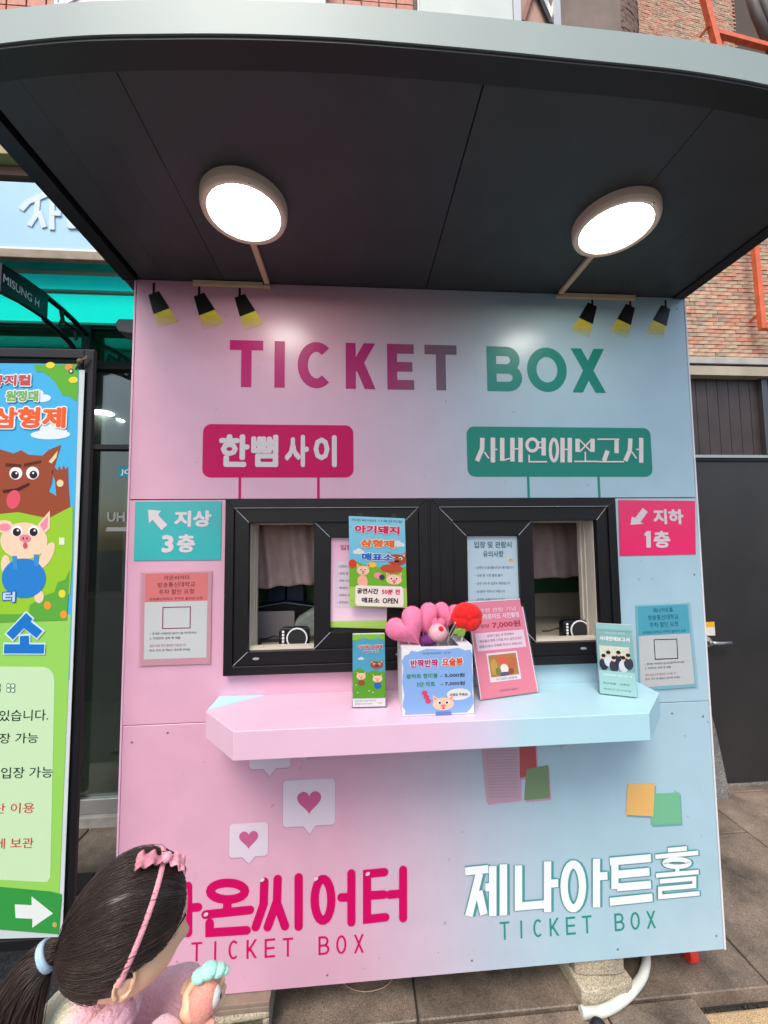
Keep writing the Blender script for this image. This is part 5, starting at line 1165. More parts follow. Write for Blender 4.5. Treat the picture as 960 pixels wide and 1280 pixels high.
cu = bpy.data.curves.new('t', 'FONT'); cu.body = 'MISUNG H'; cu.size = .052; cu.offset = .0008; ob = bpy.data.objects.new('t', cu); me = bpy.data.meshes.new_from_object(ob); bpy.data.objects.remove(ob)
for v in me.vertices: v.co = (-1.80+.0135, .405+v.co.x*.82, 2.683+v.co.y+.0)
me.materials.clear(); me.materials.append(mat('silver_lettering', (.55, .55, .55), rough=.4)); link('lettering', me, q)
r = empty('wall_lamp_box', (-1.5, .75, 2.5), label='grey metal box with dark underside beside the booth under the awning', cat='fixture')
x_, z_ = at(150, 416, .75)
rb(MB().prismy([(x_, z_+.02), (x_+.02, z_-.015), (x_+.30, z_-.06), (x_+.30, z_+.05), (x_+.02, z_+.05)], .70, .80).build('housing', mat('grey_housing', (.16, .15, .15), rough=.5), r, bevel=.004), r)
r = empty('hanging_placard', (-1.30, .55, 1.4), label='small pale green placard on the shop front, peeking out behind the banner', cat='placard')
p0, p1 = at(88, 716, .6), at(107, 674, .6)
rb(MB().box(p0[0], p1[0], .595, .60, p0[1], p1[1]).build('board', mat('pale_green_card', (.25, .60, .40), rough=.4), r, bevel=.002), r)
rb(MB().box((p0[0]+p1[0])/2-.006, (p0[0]+p1[0])/2+.006, .601, .612, -.01, p1[1]).build('stand_pole', m_black, r), r)
rb(MB().box((p0[0]+p1[0])/2-.09, (p0[0]+p1[0])/2+.09, .55, .66, .0, .012).build('stand_base', m_black, r), r)

# ================================================================ RIGHT: BRICK BUILDING, DOOR, PIPES
rb_ = empty('brick_building', (0, 0, 0), label='old tan and orange brick building right of the booth with a wide charcoal steel door', cat='building')
def brickmat(name, c):
    return mat(name, c, rough=.9, var=.35, vscale=30, bump=.6, bscale=150)
BM = [brickmat('brick_tone_a', (.52, .32, .22)), brickmat('brick_tone_b', (.58, .26, .16)), brickmat('brick_tone_c', (.50, .38, .25)), brickmat('brick_tone_d', (.36, .27, .20)), brickmat('brick_tone_e', (.62, .38, .26))]
BWT = [5, 3, 4, 1.6, 3]
zl1 = at(900, 450, YW)[1]-.005; zl0 = zl1-.115
m_mort = mat('mortar', (.10, .075, .055), rough=1)
box('wall_core', m_mort, 1.0, 4.2, YW+.004, YW+.25, zl1+.0005, 3.9, rb_)
bl_, bh_ = .0765, .0262
meshes = []
for m in BM:
    t = MB().box(-bl_/2+.0012, bl_/2-.0012, -.006, .006, -bh_/2+.0022, bh_/2-.0022).build('brick', m, rb_, bevel=0); meshes.append(t.data); bpy.data.objects.remove(t)
def rowgen(x0, x1, z0, z1, fn):
    k = 0; z = z0+bh_/2
    while z < z1:
        x = x0+(bl_/2 if k % 2 else 0)+random.uniform(-.006, .006)
        while x < x1: fn(x, z); x += bl_
        z += bh_; k += 1
far = [MB() for _ in BM]; cnt = 0
def near_brick(x, z):
    global cnt
    mi = random.choices(range(5), BWT)[0]; dy = random.uniform(-.003, .002)
    if 1.86 < x < 2.54 and z < 3.42 and cnt < 299 and (x > 1.93+(z-2.7)*-.1) and (z-2.69 < (x-1.86)*1.35+.08):
        o = link('brick', meshes[mi], rb_); o.location = (x, YW+.001+dy, z+random.uniform(-.0008, .0008)); o.rotation_euler = (0, random.uniform(-.008, .008), random.uniform(-.02, .02)); cnt += 1
    else: far[mi].box(x-bl_/2+.0012, x+bl_/2-.0012, YW-.005+dy, YW+.004, z-bh_/2+.0022, z+bh_/2-.0022)
rowgen(1.5, 3.1, zl1+.001, 3.6, near_brick)
for b, m in zip(far, BM): tag(b.build('brickwork', m, rb_), kind='stuff')
box('lintel', mat('lintel_concrete', (.42, .40, .36), rough=.85, var=.2, vscale=9), 1.0, 4.2, YW-.05, YW+.2, zl0+.072, zl1, rb_, bevel=.003)
box('lintel_gap', m_black, 1.0, 4.2, YW-.035, YW+.2, zl0+.058, zl0+.0715, rb_)
box('soffit_board', mat('beige_soffit', (.40, .35, .26), rough=.8, var=.2), 1.0, 4.2, YW-.045, YW+.2, zl0-.002, zl0+.0575, rb_)
zt0 = at(900, 575, YW)[1]; zt1 = zl0-.0025
m_brn = mat('transom_board', (.045, .030, .026), rough=.45, var=.3, vscale=8)
k = 0; x = 1.3
while x < 3.0:
    box('transom_plank', m_brn, x+.002, x+.074, YW+.02, YW+.05, zt0+.035, zt1, rb_); x += .076
box('transom_rail', m_alul, 1.3, 3.0, YW-.01, YW+.06, zt0+.012, zt0+.032, rb_, bevel=.002)
box('transom_mullion', m_alu, 2.42, 2.46, YW-.012, YW+.019, zt0+.034, zt1, rb_, bevel=.002)
box('door_head', m_black, 1.3, 3.0, YW+.0, YW+.06, zt0-.005, zt0+.011, rb_)
dr = empty('door', (0, 0, 0)); dr.parent = rb_
m_door = mat('door_charcoal', (.022, .020, .020), rough=.42, var=.22, vscale=3, bump=.08, bscale=300)
MB().box(1.62, 3.0, YW+.01, YW+.05, .012, zt0-.0055).build('door_leaf', m_door, dr, bevel=.003)
hx, hz = at(893, 805, YW-.05)
MB().lathe([(.030, 0), (.033, .006), (.030, .014), (.016, .018), (.014, .045), (.010, .047)], (hx, YW+.0095, hz), 'y', 28).build('door_rose', m_steel, dr)
MB().tube([(hx, YW-.030, hz), (hx+.02, YW-.038, hz+.001), (hx+.06, YW-.038, hz), (hx+.125, YW-.036, hz)], [.012, .011, .010, .009], 12).build('door_lever', m_steel, dr, smooth=True)
s0, s1 = at(885, 795, YW), at(894, 780, YW)
box('door_sticker', ink((222, 214, 206)), s0[0]-.02, s1[0]+.004, YW+.0085, YW+.0094, s0[1], s1[1]-.02, dr); box('door_sticker', ink((232, 176, 40)), s0[0]-.02, s1[0]+.004, YW+.0085, YW+.0094, s1[1]-.019, s1[1]+.012, dr)
MB().box(1.2, 1.6195, YW-.01, YW+.25, .0, zt0-.006).build('wall_pier', m_conc, rb_, bevel=.003)
Yp = .90
pts = [at(u, v, Yp) for u, v in ((878, 1017), (914, 1016), (912, 990), (896, 915), (889, 890), (878, 890))]
tag(MB().prismy(pts, Yp, YW-.0105).build('kerb_stone_ramp', m_curbstone, None, bevel=.004), 'rough beige stone wedge leaning at the foot of the charcoal door', 'stone')
MB().box(1.3, 3.4, YW-.0, YW+.3, -.05, .010).build('door_sill', m_curbstone, rb_, bevel=.003)
# far angled wall above, right of the round pilaster
YF = 2.6
def pf(u, v): x, z = at(u, v, YF); return Vector((x, YF, z))
o_ = pf(782, 42)
uw = empty('upper_brick_wall', (0, 0, 0)); uw.parent = rb_; uw.location = (o_.x, YF, 0); uw.rotation_euler = (0, 0, radians(7))
MB().box(0, 3.2, .008, .3, 3.9, 9.0).build('wall_core', m_mort, uw)
ub = [MB() for _ in BM]
def fb(x, z): mi = random.choices(range(5), BWT)[0]; ub[mi].box(x-bl_/2+.0012, x+bl_/2-.0012, -.004+random.uniform(-.003, .001), .008, z-bh_/2+.0022, z+bh_/2-.0022)
random.seed(3)
rowgen(.04, 1.6, 5.6, 8.2, fb)
for b, m in zip(ub, BM): tag(b.build('brickwork', m, uw), kind='stuff')
# brown round pilaster
m_pil = mat('pilaster_brown', (.20, .125, .09), rough=.85, var=.45, vscale=26, bump=.9, bscale=60)
n = 14; R_ = .62; cx_, cy_ = o_.x-.60, YF+.05
b = MB()
for i in range(26):
    a0 = pi+pi*i/26; a1 = pi+pi*(i+1)/26
    for k in range(48):
        z = 5.2+.06*k; g_ = .003; rr = R_+random.uniform(-.004, .004); off = .5*(k % 2)*pi/26
        b.prismz([(cx_+rr*cos(a0+off+.006), cy_+rr*sin(a0+off+.006)), (cx_+rr*cos(a1+off-.006), cy_+rr*sin(a1+off-.006)), (cx_+(rr-.03)*cos(a1+off), cy_+(rr-.03)*sin(a1+off)), (cx_+(rr-.03)*cos(a0+off), cy_+(rr-.03)*sin(a0+off))], z+g_, z+.06-g_)
tag(b.build('pilaster_brickwork', m_pil, rb_), kind='stuff')
MB().lathe([(R_-.02, 3.9), (R_-.02, 9.0)], (cx_, cy_, 0), 'z', 40).build('pilaster', m_mort, rb_)
# red lead steel pipes
m_red = mat('red_oxide_steel', (.72, .14, .05), rough=.5, var=.18, vscale=12)
def pipeframe(lab, bars, loc):
    r = empty('steel_pipe_frame', loc, label=lab, cat='pipe frame')
    for nm, a, b_, w in bars:
        A, B_ = Vector(a), Vector(b_); d = (B_-A).normalized(); s = d.cross(Vector((0, 1, 0))).normalized()*w/2; t = Vector((0, w/2, 0))
        vs = [A-s-t, A+s-t, A+s+t, A-s+t, B_-s-t, B_+s-t, B_+s+t, B_-s+t]
        o = MB().add([tuple(q) for q in vs], [(0, 1, 2, 3), (7, 6, 5, 4), (0, 4, 5, 1), (1, 5, 6, 2), (2, 6, 7, 3), (3, 7, 4, 0)]).build(nm, m_red, r, bevel=.003); o.location = -Vector(loc)
    return r
def q3(u, v, Y): x, z = at(u, v, Y); return (x, Y, z)
y1 = YW-.09
pipeframe('orange-red square steel frame standing off the bricks, lower right of the canopy', [('upright', q3(938, 250, y1), q3(953, 412, y1), .032), ('cross_bar', (q3(953, 409, y1)[0]+.016, y1, q3(953, 409, y1)[2]), (3.1, y1, q3(953, 409, y1)[2]), .030), ('stand_off', (q3(948, 393, y1)[0], y1+.012, q3(948, 393, y1)[2]), (q3(937, 402, YW)[0], YW, q3(937, 402, YW)[2]), .018)], (2.45, YW, 2.7))
y2 = YF-.32
pipeframe('orange-red steel frame with a sloping bar on the upper brick wall', [('upright', q3(878, -12, y2), q3(900, 72, y2), .060), ('cross_bar', q3(897, 42, y2), q3(975, 63, y2), .052), ('stand_off', q3(885, 34, y2), q3(876, 45, YF), .03), ('stand_off', q3(907, 46, y2), q3(897, 62, YF), .03)], (3.0, YF, 5.8))
r = empty('drain_pipe', (3.6, 2.3, 5.5), label='dark grey-brown drain pipes at the top right corner of the brick wall', cat='pipe')
for du, nm in ((0, 'pipe'), (14, 'pipe')):
    rb(MB().tube([q3(934+du, -20, y2), q3(944+du, 14, y2), q3(966+du, 66, y2)], .045, 12).build(nm, mat('drain_brown', (.10, .08, .07), rough=.6, var=.3), r, smooth=True), r)
# ================================================================ CHILD
import mathutils
from mathutils import noise
HC = Vector((-.574, -.738, 1.000)); HS = .815
Fd = Vector((cos(radians(24))*cos(radians(16)), sin(radians(24))*cos(radians(16)), -sin(radians(16))))
Rr = Fd.cross(Vector((0, 0, 1))).normalized(); Ud = Rr.cross(Fd).normalized()
HM = Matrix((Fd, -Rr, Ud)).transposed().to_4x4(); HM = HM @ Matrix.Scale(HS, 4); HM.translation = HC      # local: x forward, y left, z up
kid = empty('person', (-.66, -.74, -.056), label='small child with dark ponytail, pink headband and bow, in pink and cream fleece, facing right', cat='person')
KI = Matrix.Translation(-kid.location)
def put(o): o.matrix_local = KI @ o.matrix_local; return o
def puth(o): o.matrix_local = KI @ HM; return o
m_skin = mat('skin', (.82, .51, .32), rough=.5, var=.05, vscale=30, bump=.08, bscale=500)
m_skin.node_tree.nodes['Principled BSDF'].inputs['Subsurface Weight'].default_value = .25
m_skin.node_tree.nodes['Principled BSDF'].inputs['Subsurface Radius'].default_value = (.01, .004, .002)
def g1(x, s): return math.exp(-x*x/(2*s*s))
def face(q, p):
    x, y, z = q
    # ellipsoid -> head: narrower jaw, flat sides, chin, cheeks, nose, eye sockets
    if z < 0: k = 1-.20*(min(1, -z/.1))**1.8; y *= k; x = x*(1-.10*(-z/.1)**2) + .008*(-z/.1)
    if x > 0:
        ys = g1(y, .011)
        x += .0125*g1(z+.022, .008)*ys*1.2 + .006*g1(z+.006, .016)*g1(y, .009)
        x -= .006*(g1(abs(y)-.028, .011))*g1(z-.000, .010)
        x += .007*g1(abs(y)-.036, .018)*g1(z+.036, .020)
        x += .004*g1(z+.048, .005)*g1(y, .014)+.0045*g1(z+.056, .0045)*g1(y, .012)-.003*g1(z+.052, .002)*g1(y, .014)
        x += .006*g1(z+.082, .013)*g1(y, .018)
        x += .004*g1(z-.035, .02)*g1(y, .04)
        y *= 1+.13*g1(z+.040, .024)*g1(x-.045, .03)
    return Vector((x, y, z))
puth(MB().ball((0, 0, 0), (.086, .073, .102), 72, 60, fn=face).build('head', m_skin, kid, smooth=True))
hd = [c for c in kid.children if c.name.startswith('head')][0]
def sub(b, nm, m, sm=True): o = b.build(nm, m, hd, smooth=sm); return o
m_eyew = mat('eye_white', (.75, .73, .72), rough=.15, var=0); m_iris = mat('eye_dark', (.02, .012, .01), rough=.08, var=0); m_lip = m_lip; m_lipk = mat('lip_pink', (.55, .20, .19), rough=.4); m_hair = mat('hair_dark', (.022, .012, .009), rough=.38, var=.3, vscale=60, spec=.5)
for s in (-1, 1):
    e = (.0665, s*.028, .000)
    sub(MB().ball(e, (.011, .0125, .0095), 20, 14), 'eye', m_eyew); sub(MB().ball((.0735, s*.0275, -.0005), (.005, .0062, .0062), 16, 10), 'iris', m_iris)
    sub(MB().tube([(.077, s*.016, .010), (.0785, s*.028, .0125), (.073, s*.041, .008)], [.0012, .0018, .0009], 6), 'eyelid', m_skin)
    sub(MB().tube([(.076, s*.016, .0055), (.078, s*.028, .009), (.071, s*.043, .004)], [.0006, .0011, .0004], 6), 'eyelash', m_hair)
    sub(MB().tube([(.084, s*.014, .020), (.083, s*.028, .025), (.072, s*.044, .020)], [.0012, .0018, .0008], 6), 'eyebrow', m_hair)
    # ear: rim + bowl + lobe
    b = MB(); ex, ey, ez = .004, s*.0735, -.020
    rim = [(ex+.006+.013*cos(a)+.002*sin(a)*0-.003, ey+s*(.0055+.0018*(1-cos(a))), ez+.020*sin(a)) for a in [radians(t) for t in range(-70, 251, 20)]]
    b.tube(rim, [.0028]*len(rim), 8)
    b.ball((ex+.001, ey+s*.002, ez), (.015, .0065, .021), 16, 10); b.ball((ex+.006, ey+s*.003, ez-.020), (.0065, .004, .0075), 12, 8)
    b.tube([(ex+.012, ey+s*.004, ez+.006), (ex+.014, ey+s*.006, ez-.002), (ex+.012, ey+s*.004, ez-.010)], .003, 8)
    sub(b, 'ear', m_skin)
sub(MB().tube([(.081, -.013, -.0500), (.0845, 0, -.0492), (.081, .013, -.0500)], [.0012, .0022, .0012], 8).tube([(.080, -.011, -.0548), (.083, 0, -.0558), (.080, .011, -.0548)], [.0012, .0028, .0012], 8), 'lips', m_lipk)
# hair cap: shell over the skull with a hairline, combed towards the ponytail
PT = Vector((-.100, .006, -.030))           # ponytail root in head space
def hairline(y):  # forward limit of hair for a given height
    return 0
def cap_r(d):
    # d unit direction -> radius of hair surface
    base = 1/math.sqrt((d.x/.097)**2+(d.y/.083)**2+(d.z/(.109 if d.z > 0 else .098))**2)
    return base
def covered(d):
    # hairline: from high forehead over temple, in front of ear, then down behind ear to nape
    a = math.atan2(d.z, d.x)           # angle in side plane: 0 = front, 90 = top
    side = abs(d.y)
    lim = radians(54)-side*radians(52)    # on the sides the hair starts lower
    if d.x > .18: return a > lim and d.z > -.05
    if d.x > .06: return d.z > -.16
    if d.x > -.10: return d.z > -.06
    if d.x > -.25: return d.z > -.45
    return d.z > -.60
b = MB(); U_, V_ = 110, 80; idx = {}; vs = []
for jv in range(V_+1):
    ph = -pi/2+pi*jv/V_
    for iu in range(U_):
        th = 2*pi*iu/U_; d = Vector((cos(ph)*cos(th), cos(ph)*sin(th), sin(ph)))
        # strand grooves: follow angle around the ponytail root
        v_ = d-PT.normalized(); an = math.atan2(v_.y, v_.z)
        rr = cap_r(d)*(1+.0018*sin(an*70+3*sin(an*9))+.010*noise.noise(d*3.2)+.005*noise.noise(d*9))
        edge = .0
        vs.append(d*rr)
fs = []
for jv in range(V_):
    for iu in range(U_):
        q = (jv*U_+iu, jv*U_+(iu+1) % U_, (jv+1)*U_+(iu+1) % U_, (jv+1)*U_+iu)
        c = sum((vs[i] for i in q), Vector())/4
        if covered(c.normalized()): fs.append(q)
used = sorted({i for f in fs for i in f}); mp = {u: k for k, u in enumerate(used)}
ho = MB().add([vs[u] for u in used], [tuple(mp[i] for i in f) for f in fs]).build('hair', m_hair, kid, smooth=True); puth(ho)
s_ = ho.modifiers.new('thick', 'SOLIDIFY'); s_.thickness = .006; s_.offset = -1
# individual strands combed back over the cap
random.seed(11)
b = MB(); PTd = PT.normalized()
m_hair2 = mat('hair_strand', (.036, .020, .013), rough=.5, var=.35, vscale=40)
def slerp(a, c, t):
    o = a.angle(c); 
    return (a*sin((1-t)*o)+c*sin(t*o))/sin(o) if o > 1e-4 else a
cntS = 0
while cntS < 3600:
    d = Vector((random.gauss(0, 1), random.gauss(0, 1), random.gauss(0, 1))).normalized()
    if not covered(d) or d.angle(PTd) < .25: continue
    t0 = 0; pts = []; lift = 1.002+abs(random.gauss(0, .012)) if random.random() > .035 else random.uniform(1.02, 1.07); L_t = random.uniform(.25, 1.0); wv = random.gauss(0, .045)
    side = d.cross(PTd)
    for k in range(9):
        t = L_t*k/8; e = slerp(d, PTd, t*.97); e = (e+side*wv*sin(pi*k/8)).normalized(); pts.append(e*cap_r(e)*(lift if k not in (0,) else 1.0))
    w = random.uniform(.0002, .0005); b.tube(pts, [w*.5]+[w]*7+[w*.4], 3, caps=False); cntS += 1
# fine loose hairs along the hairline and temple
for _ in range(260):
    s = random.choice((-1, -1, 1)); x = random.uniform(.02, .066); d = Vector((x/.09, s*random.uniform(.2, .8), random.uniform(.1, .8))).normalized()
    lim = radians(54)-abs(d.y)*radians(52); aa = lim+random.uniform(-.05, .06); rxy = math.sqrt(max(.01, 1-d.y*d.y)); d = Vector((cos(aa)*rxy, d.y, sin(aa)*rxy))
    tgt = Vector((random.uniform(-.3, .3), d.y*1.1, .1)).normalized(); pts = []
    for k in range(6): e = slerp(d, tgt, k/5*.7); pts.append(e*cap_r(e)*(1.0+.012*sin(k)))
    b.tube(pts, .0003, 3, caps=False)
o = b.build('hair_strands', m_hair2, kid, smooth=True); puth(o); tag(o, kind='stuff')
# ponytail: world-space gravity curve
root = HM @ (PTd*.106); 
tt = root+Vector((-.011, -.004, -.003))
tail = [root+Vector((.006, .002, .002)), tt, tt+Vector((-.012, -.008, -.020)), tt+Vector((-.018, -.018, -.052)), tt+Vector((-.018, -.026, -.090)), tt+Vector((-.014, -.030, -.13)), tt+Vector((-.008, -.032, -.17))]
tail = smooth_path(tail, 4)
nT = len(tail)
def trad(k): f = k/(nT-1); return .010+.015*sin(min(1, f*1.7)*pi*.55) if f < .8 else .025*(1-(f-.8)*3.2)
put(MB().tube(tail, [max(.004, trad(k)*.82) for k in range(nT)], 16).build('ponytail', m_hair, kid, smooth=True))
b = MB()
for _ in range(620):
    a = random.uniform(0, 2*pi); q = math.sqrt(random.random()); n0 = random.randint(0, 3); n1 = random.randint(nT-10, nT-1); drift = random.gauss(0, .10)
    pts = []
    for k in range(n0, n1+1, 2):
        f = k/nT; aa = a+drift*f*6; rr = trad(k)*(.62+.5*q)*(1+.3*f*abs(drift)*6); t = (tail[min(k+1, nT-1)]-tail[max(k-1, 0)]).normalized(); s1 = t.cross(Vector((0, 1, .2))).normalized(); s2 = t.cross(s1); pts.append(tail[k]+(s1*cos(aa)+s2*sin(aa))*rr)
    if len(pts) > 3: w = random.uniform(.0003, .0007); b.tube(pts, [w]*(len(pts)-1)+[w*.3], 3, caps=False)
o = put(b.build('ponytail_strands', m_hair2, kid, smooth=True)); tag(o, kind='stuff')
tdir = (tail[5]-tail[2]).normalized(); s1 = tdir.cross(Vector((0, 0, 1))).normalized(); s2 = tdir.cross(s1)
b = MB()
for k in range(2):
    c = tail[3]+tdir*(.003*k-.003); b.tube([c+(s1*cos(a)+s2*sin(a))*.0155 for a in [2*pi*i/20 for i in range(21)]], .0034, 8)
put(b.build('hair_tie', mat('hair_tie_blue', (.36, .50, .62), rough=.7), kid, smooth=True))
# headband over the top from ear to ear, with a bow
def hb_pt(a): # a: 0 = right side by ear, pi = left
    d = Vector((-.02+.22*sin(a), -cos(a), sin(a)*1.0-.22*(1-sin(a)))).normalized(); return d*cap_r(d)*1.022
b = MB(); P_ = [hb_pt(pi*k/40) for k in range(41)]; vs = []
for k, p in enumerate(P_):
    t = (P_[min(k+1, 40)]-P_[max(k-1, 0)]).normalized(); n_ = p.normalized(); w = t.cross(n_).normalized()
    hw = .0048
    for (a_, c_) in ((-hw, .0), (-hw*.6, .0022), (hw*.6, .0022), (hw, 0), (hw*.6, -.002), (-hw*.6, -.002)): vs.append(p+w*a_+n_*c_)
fs = [(k*6+i, k*6+(i+1) % 6, (k+1)*6+(i+1) % 6, (k+1)*6+i) for k in range(40) for i in range(6)]
puth(MB().add(vs, fs).build('headband', fuzz('headband_pink', (.84, .33, .38)), kid, smooth=True))
# bow: two ruffled loops lying on the crown
top = hb_pt(pi*.44); nrm = top.normalized()
bow = empty('hair_bow'); bow.parent = kid
Fx = Vector((1, 0, 0)); sx_ = (Fx-nrm*Fx.dot(nrm)).normalized(); sy_ = nrm.cross(sx_)
m_bow = mat('bow_satin', (.80, .30, .36), rough=.45, sheen=.4, bump=.3, bscale=80); m_bow2 = mat('bow_dusty', (.52, .20, .24), rough=.6, bump=.3, bscale=80)
for s, m, ln in ((-1, m_bow2, .046), (1, m_bow, .038)):
    vs = []; nu, nv = 20, 14
    for i in range(nu+1):
        u = i/nu
        for k in range(nv+1):
            v = k/nv*2-1; wid = .004+.011*sin(min(1, u*1.25)*pi*.5)
            hgt = .003+.006*sin(u*pi)-.010*u*u+.0022*sin(v*9+u*14+s)*u
            p = top+nrm*(.006+hgt*(1-.35*v*v))+sx_*(s*ln*u)+sy_*(v*wid)+nrm*.004*sin(u*16)*abs(v)
            vs.append(p)
    fs = [(i*(nv+1)+k, i*(nv+1)+k+1, (i+1)*(nv+1)+k+1, (i+1)*(nv+1)+k) for i in range(nu) for k in range(nv)]
    o = MB().add(vs, fs).build('bow_loop', m, bow, smooth=True); sd_ = o.modifiers.new('t', 'SOLIDIFY'); sd_.thickness = .0018
MB().ball(tuple(top+nrm*.014), (.009, .009, .008), 14, 10).build('bow_knot', m_bow, bow, smooth=True)
bow.matrix_local = KI @ HM
# body, arms and legs: one continuous skinned surface
def skinfig(name, verts, edges, radii, m, lv=2, root_i=0):
    me = bpy.data.meshes.new(name); me.from_pydata([tuple(v) for v in verts], edges, []); o = link(name, me, kid)
    sk = o.modifiers.new('skin', 'SKIN'); sk.use_smooth_shade = True; ss = o.modifiers.new('sub', 'SUBSURF'); ss.levels = lv; ss.render_levels = lv
    for k, r_ in enumerate(radii): me.skin_vertices[0].data[k].radius = r_ if isinstance(r_, tuple) else (r_, r_)
    for k in range(len(radii)): me.skin_vertices[0].data[k].use_root = (k == root_i)
    me.materials.append(m); return put(o)
bx, by = -.665, -.765
V = [(bx+.01, by+.01, .50), (bx+.005, by+.005, .58), (bx, by, .68), (bx+.002, by, .765), (bx+.008, by+.006, .835), (bx+.034, by+.018, .885), (bx+.045, by+.028, .925),   # pelvis .. neck 0-6
     (bx+.02, by-.066, .842), (bx+.075, by-.095, .838), (bx+.140, by-.040, .862), (bx+.168, by+.018, .882),      # right arm 7-10 (elbow 8, wrist 10)
     (bx+.025, by+.085, .84), (bx+.085, by+.120, .80), (bx+.145, by+.10, .83), (bx+.165, by+.080, .850),             # left arm
     (bx+.01, by-.05, .45), (bx+.02, by-.055, .25), (bx+.0, by-.055, .02), (bx+.07, by-.06, -.02),
     (bx+.01, by+.06, .45), (bx+.02, by+.065, .25), (bx+.0, by+.065, .02), (bx+.07, by+.07, -.02)]
E_ = [(0, 1), (1, 2), (2, 3), (3, 4), (4, 5), (5, 6), (4, 7), (7, 8), (8, 9), (9, 10), (4, 11), (11, 12), (12, 13), (13, 14), (0, 15), (15, 16), (16, 17), (17, 18), (0, 19), (19, 20), (20, 21), (21, 22)]
Rd = [.095, .092, .092, .092, .080, .046, .036, .050, .040, .034, .028, .047, .040, .034, .028, .062, .048, .036, .034, .062, .048, .036, .034]
m_fleece = bpy.data.materials.new('fleece_pink_cream'); m_fleece.use_nodes = True
n_ = m_fleece.node_tree; L_n = n_.links; p_ = n_.nodes['Principled BSDF']; p_.inputs['Roughness'].default_value = .95; p_.inputs['Sheen Weight'].default_value = .7; p_.inputs['Sheen Roughness'].default_value = .4
ge = n_.nodes.new('ShaderNodeNewGeometry'); se = n_.nodes.new('ShaderNodeSeparateXYZ'); L_n.new(ge.outputs['Position'], se.inputs[0])
no_ = n_.nodes.new('ShaderNodeTexNoise'); no_.inputs['Scale'].default_value = 25; L_n.new(ge.outputs['Position'], no_.inputs['Vector'])
mz = n_.nodes.new('ShaderNodeMath'); mz.operation = 'MULTIPLY_ADD'; mz.inputs[1].default_value = .02; L_n.new(no_.outputs['Fac'], mz.inputs[0]); L_n.new(se.outputs[0], mz.inputs[2])
mp_ = n_.nodes.new('ShaderNodeMapRange'); mp_.inputs['From Min'].default_value = bx+.035; mp_.inputs['From Max'].default_value = bx+.055; L_n.new(mz.outputs[0], mp_.inputs['Value'])
mx_ = n_.nodes.new('ShaderNodeMix'); mx_.data_type = 'RGBA'; mx_.inputs[6].default_value = (.74, .71, .50, 1); mx_.inputs[7].default_value = (.86, .50, .56, 1); L_n.new(mp_.outputs[0], mx_.inputs[0]); L_n.new(mx_.outputs[2], p_.inputs['Base Color'])
nb = n_.nodes.new('ShaderNodeTexNoise'); nb.inputs['Scale'].default_value = 170; nb.inputs['Detail'].default_value = 6; L_n.new(ge.outputs['Position'], nb.inputs['Vector']); bp_ = n_.nodes.new('ShaderNodeBump'); bp_.inputs['Strength'].default_value = .9; bp_.inputs['Distance'].default_value = .006; L_n.new(nb.outputs['Fac'], bp_.inputs['Height']); L_n.new(bp_.outputs[0], p_.inputs['Normal'])
body = skinfig('body', V, E_, Rd, m_fleece)
dsp = body.modifiers.new('wrinkle', 'DISPLACE'); tx_ = bpy.data.textures.new('wr', 'CLOUDS'); tx_.noise_scale = .035; dsp.texture = tx_; dsp.strength = .012; dsp.texture_coords = 'GLOBAL'
# high fleece collar
b = MB()
for k, (dz, rr) in enumerate(((0, .058), (.012, .056), (.022, .050))):
    c = Vector(V[5])+Vector((.004, .002, -.004+dz)); b.tube([c+Vector((rr*cos(a), rr*.95*sin(a), .010*cos(a))) for a in [2*pi*i/28 for i in range(29)]], .013, 10)
put(b.build('collar', m_fleece, kid, smooth=True))
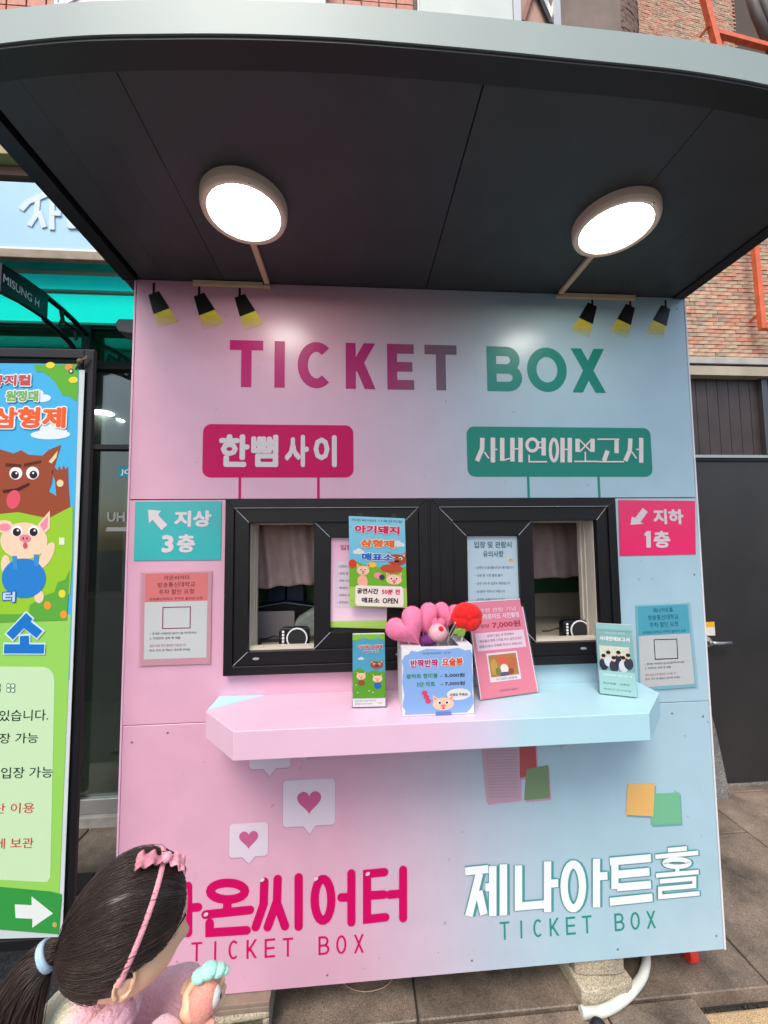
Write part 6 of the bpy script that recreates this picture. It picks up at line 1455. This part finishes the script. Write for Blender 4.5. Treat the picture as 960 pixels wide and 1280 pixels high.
# hands: palm with four curled fingers and a thumb, closed on the toy
TOY = Vector((-.460, -.760, .922))
def hand(side, wrist, target, sgn):
    w = Vector(wrist); t = Vector(target); d = (t-w).normalized(); n = d.cross(Vector((0, 0, 1))).normalized()*sgn; upv = n.cross(d)*sgn
    V_ = [w, w+d*.018, w+d*.036]; E2 = [(0, 1), (1, 2)]; R2 = [.012, .0135, .0125]
    for k, (ln, off) in enumerate(((.024, .014), (.028, .005), (.026, -.004), (.020, -.013))):
        b0 = w+d*.036+upv*off*1.0; i0 = len(V_)
        V_ += [b0+d*.006+n*.002, b0+d*(.006+ln*.45)+n*.008, b0+d*(.006+ln*.55)+n*(.008+ln*.45)]; E2 += [(2, i0), (i0, i0+1), (i0+1, i0+2)]; R2 += [.0052, .0048, .0042]
    i0 = len(V_); b0 = w+d*.012+upv*.014; V_ += [b0+upv*.006+n*.006, b0+upv*.008+n*.018+d*.012, b0+n*.026+d*.020]; E2 += [(1, i0), (i0, i0+1), (i0+1, i0+2)]; R2 += [.0060, .0054, .0046]
    return skinfig('hand', V_, E2, R2, m_skin, 2, 0)
hand('r', V[10], TOY+Vector((-.002, .014, -.026)), -1); hand('l', V[14], TOY+Vector((-.006, .030, -.040)), 1)
# shoes
for k in (18, 22):
    c = Vector(V[k]); put(MB().ball((c.x-.02, c.y, -.026), (.075, .034, .032), 18, 10).build('shoe', mat('shoe_pink', (.6, .3, .36)), kid, smooth=True))
# plush toy in the hand
t_ = empty('plush_toy', TOY, label='small coral plush toy with a mint green top held by the child', cat='plush toy')
t_.rotation_euler = (0, .15, radians(20)); t_.scale = (.95, .95, .95)
MB().ball((0, 0, -.004), (.020, .017, .029), 22, 16).fuzz(1500, .0022).build('toy_body', fuzz('toy_coral', (.86, .36, .27), .06), t_, smooth=True)
MB().ball((.0115, -.005, .0), (.010, .0095, .015), 18, 12).build('toy_face', fuzz('toy_white', (.80, .72, .68), .03), t_, smooth=True)
MB().ball((.0205, -.0085, .002), (.0018, .0022, .0038), 10, 8).build('toy_eye', m_iris, t_, smooth=True)
b = MB()
for a, x, z, q in ((0, -.012, .030, .011), (0, .0, .034, .013), (0, .013, .031, .011), (0, .022, .028, .007)): b.ball((x, -.002, z), (q, q*.9, q*.72), 14, 10)
b.build('toy_leafy_top', fuzz('toy_mint', (.42, .80, .64), .05), t_, smooth=True)
for s in (-1, 1): MB().ball((.012, s*.010, -.032), (.008, .006, .009), 12, 8).build('toy_foot', fuzz('toy_coral', (.86, .26, .17)), t_, smooth=True)
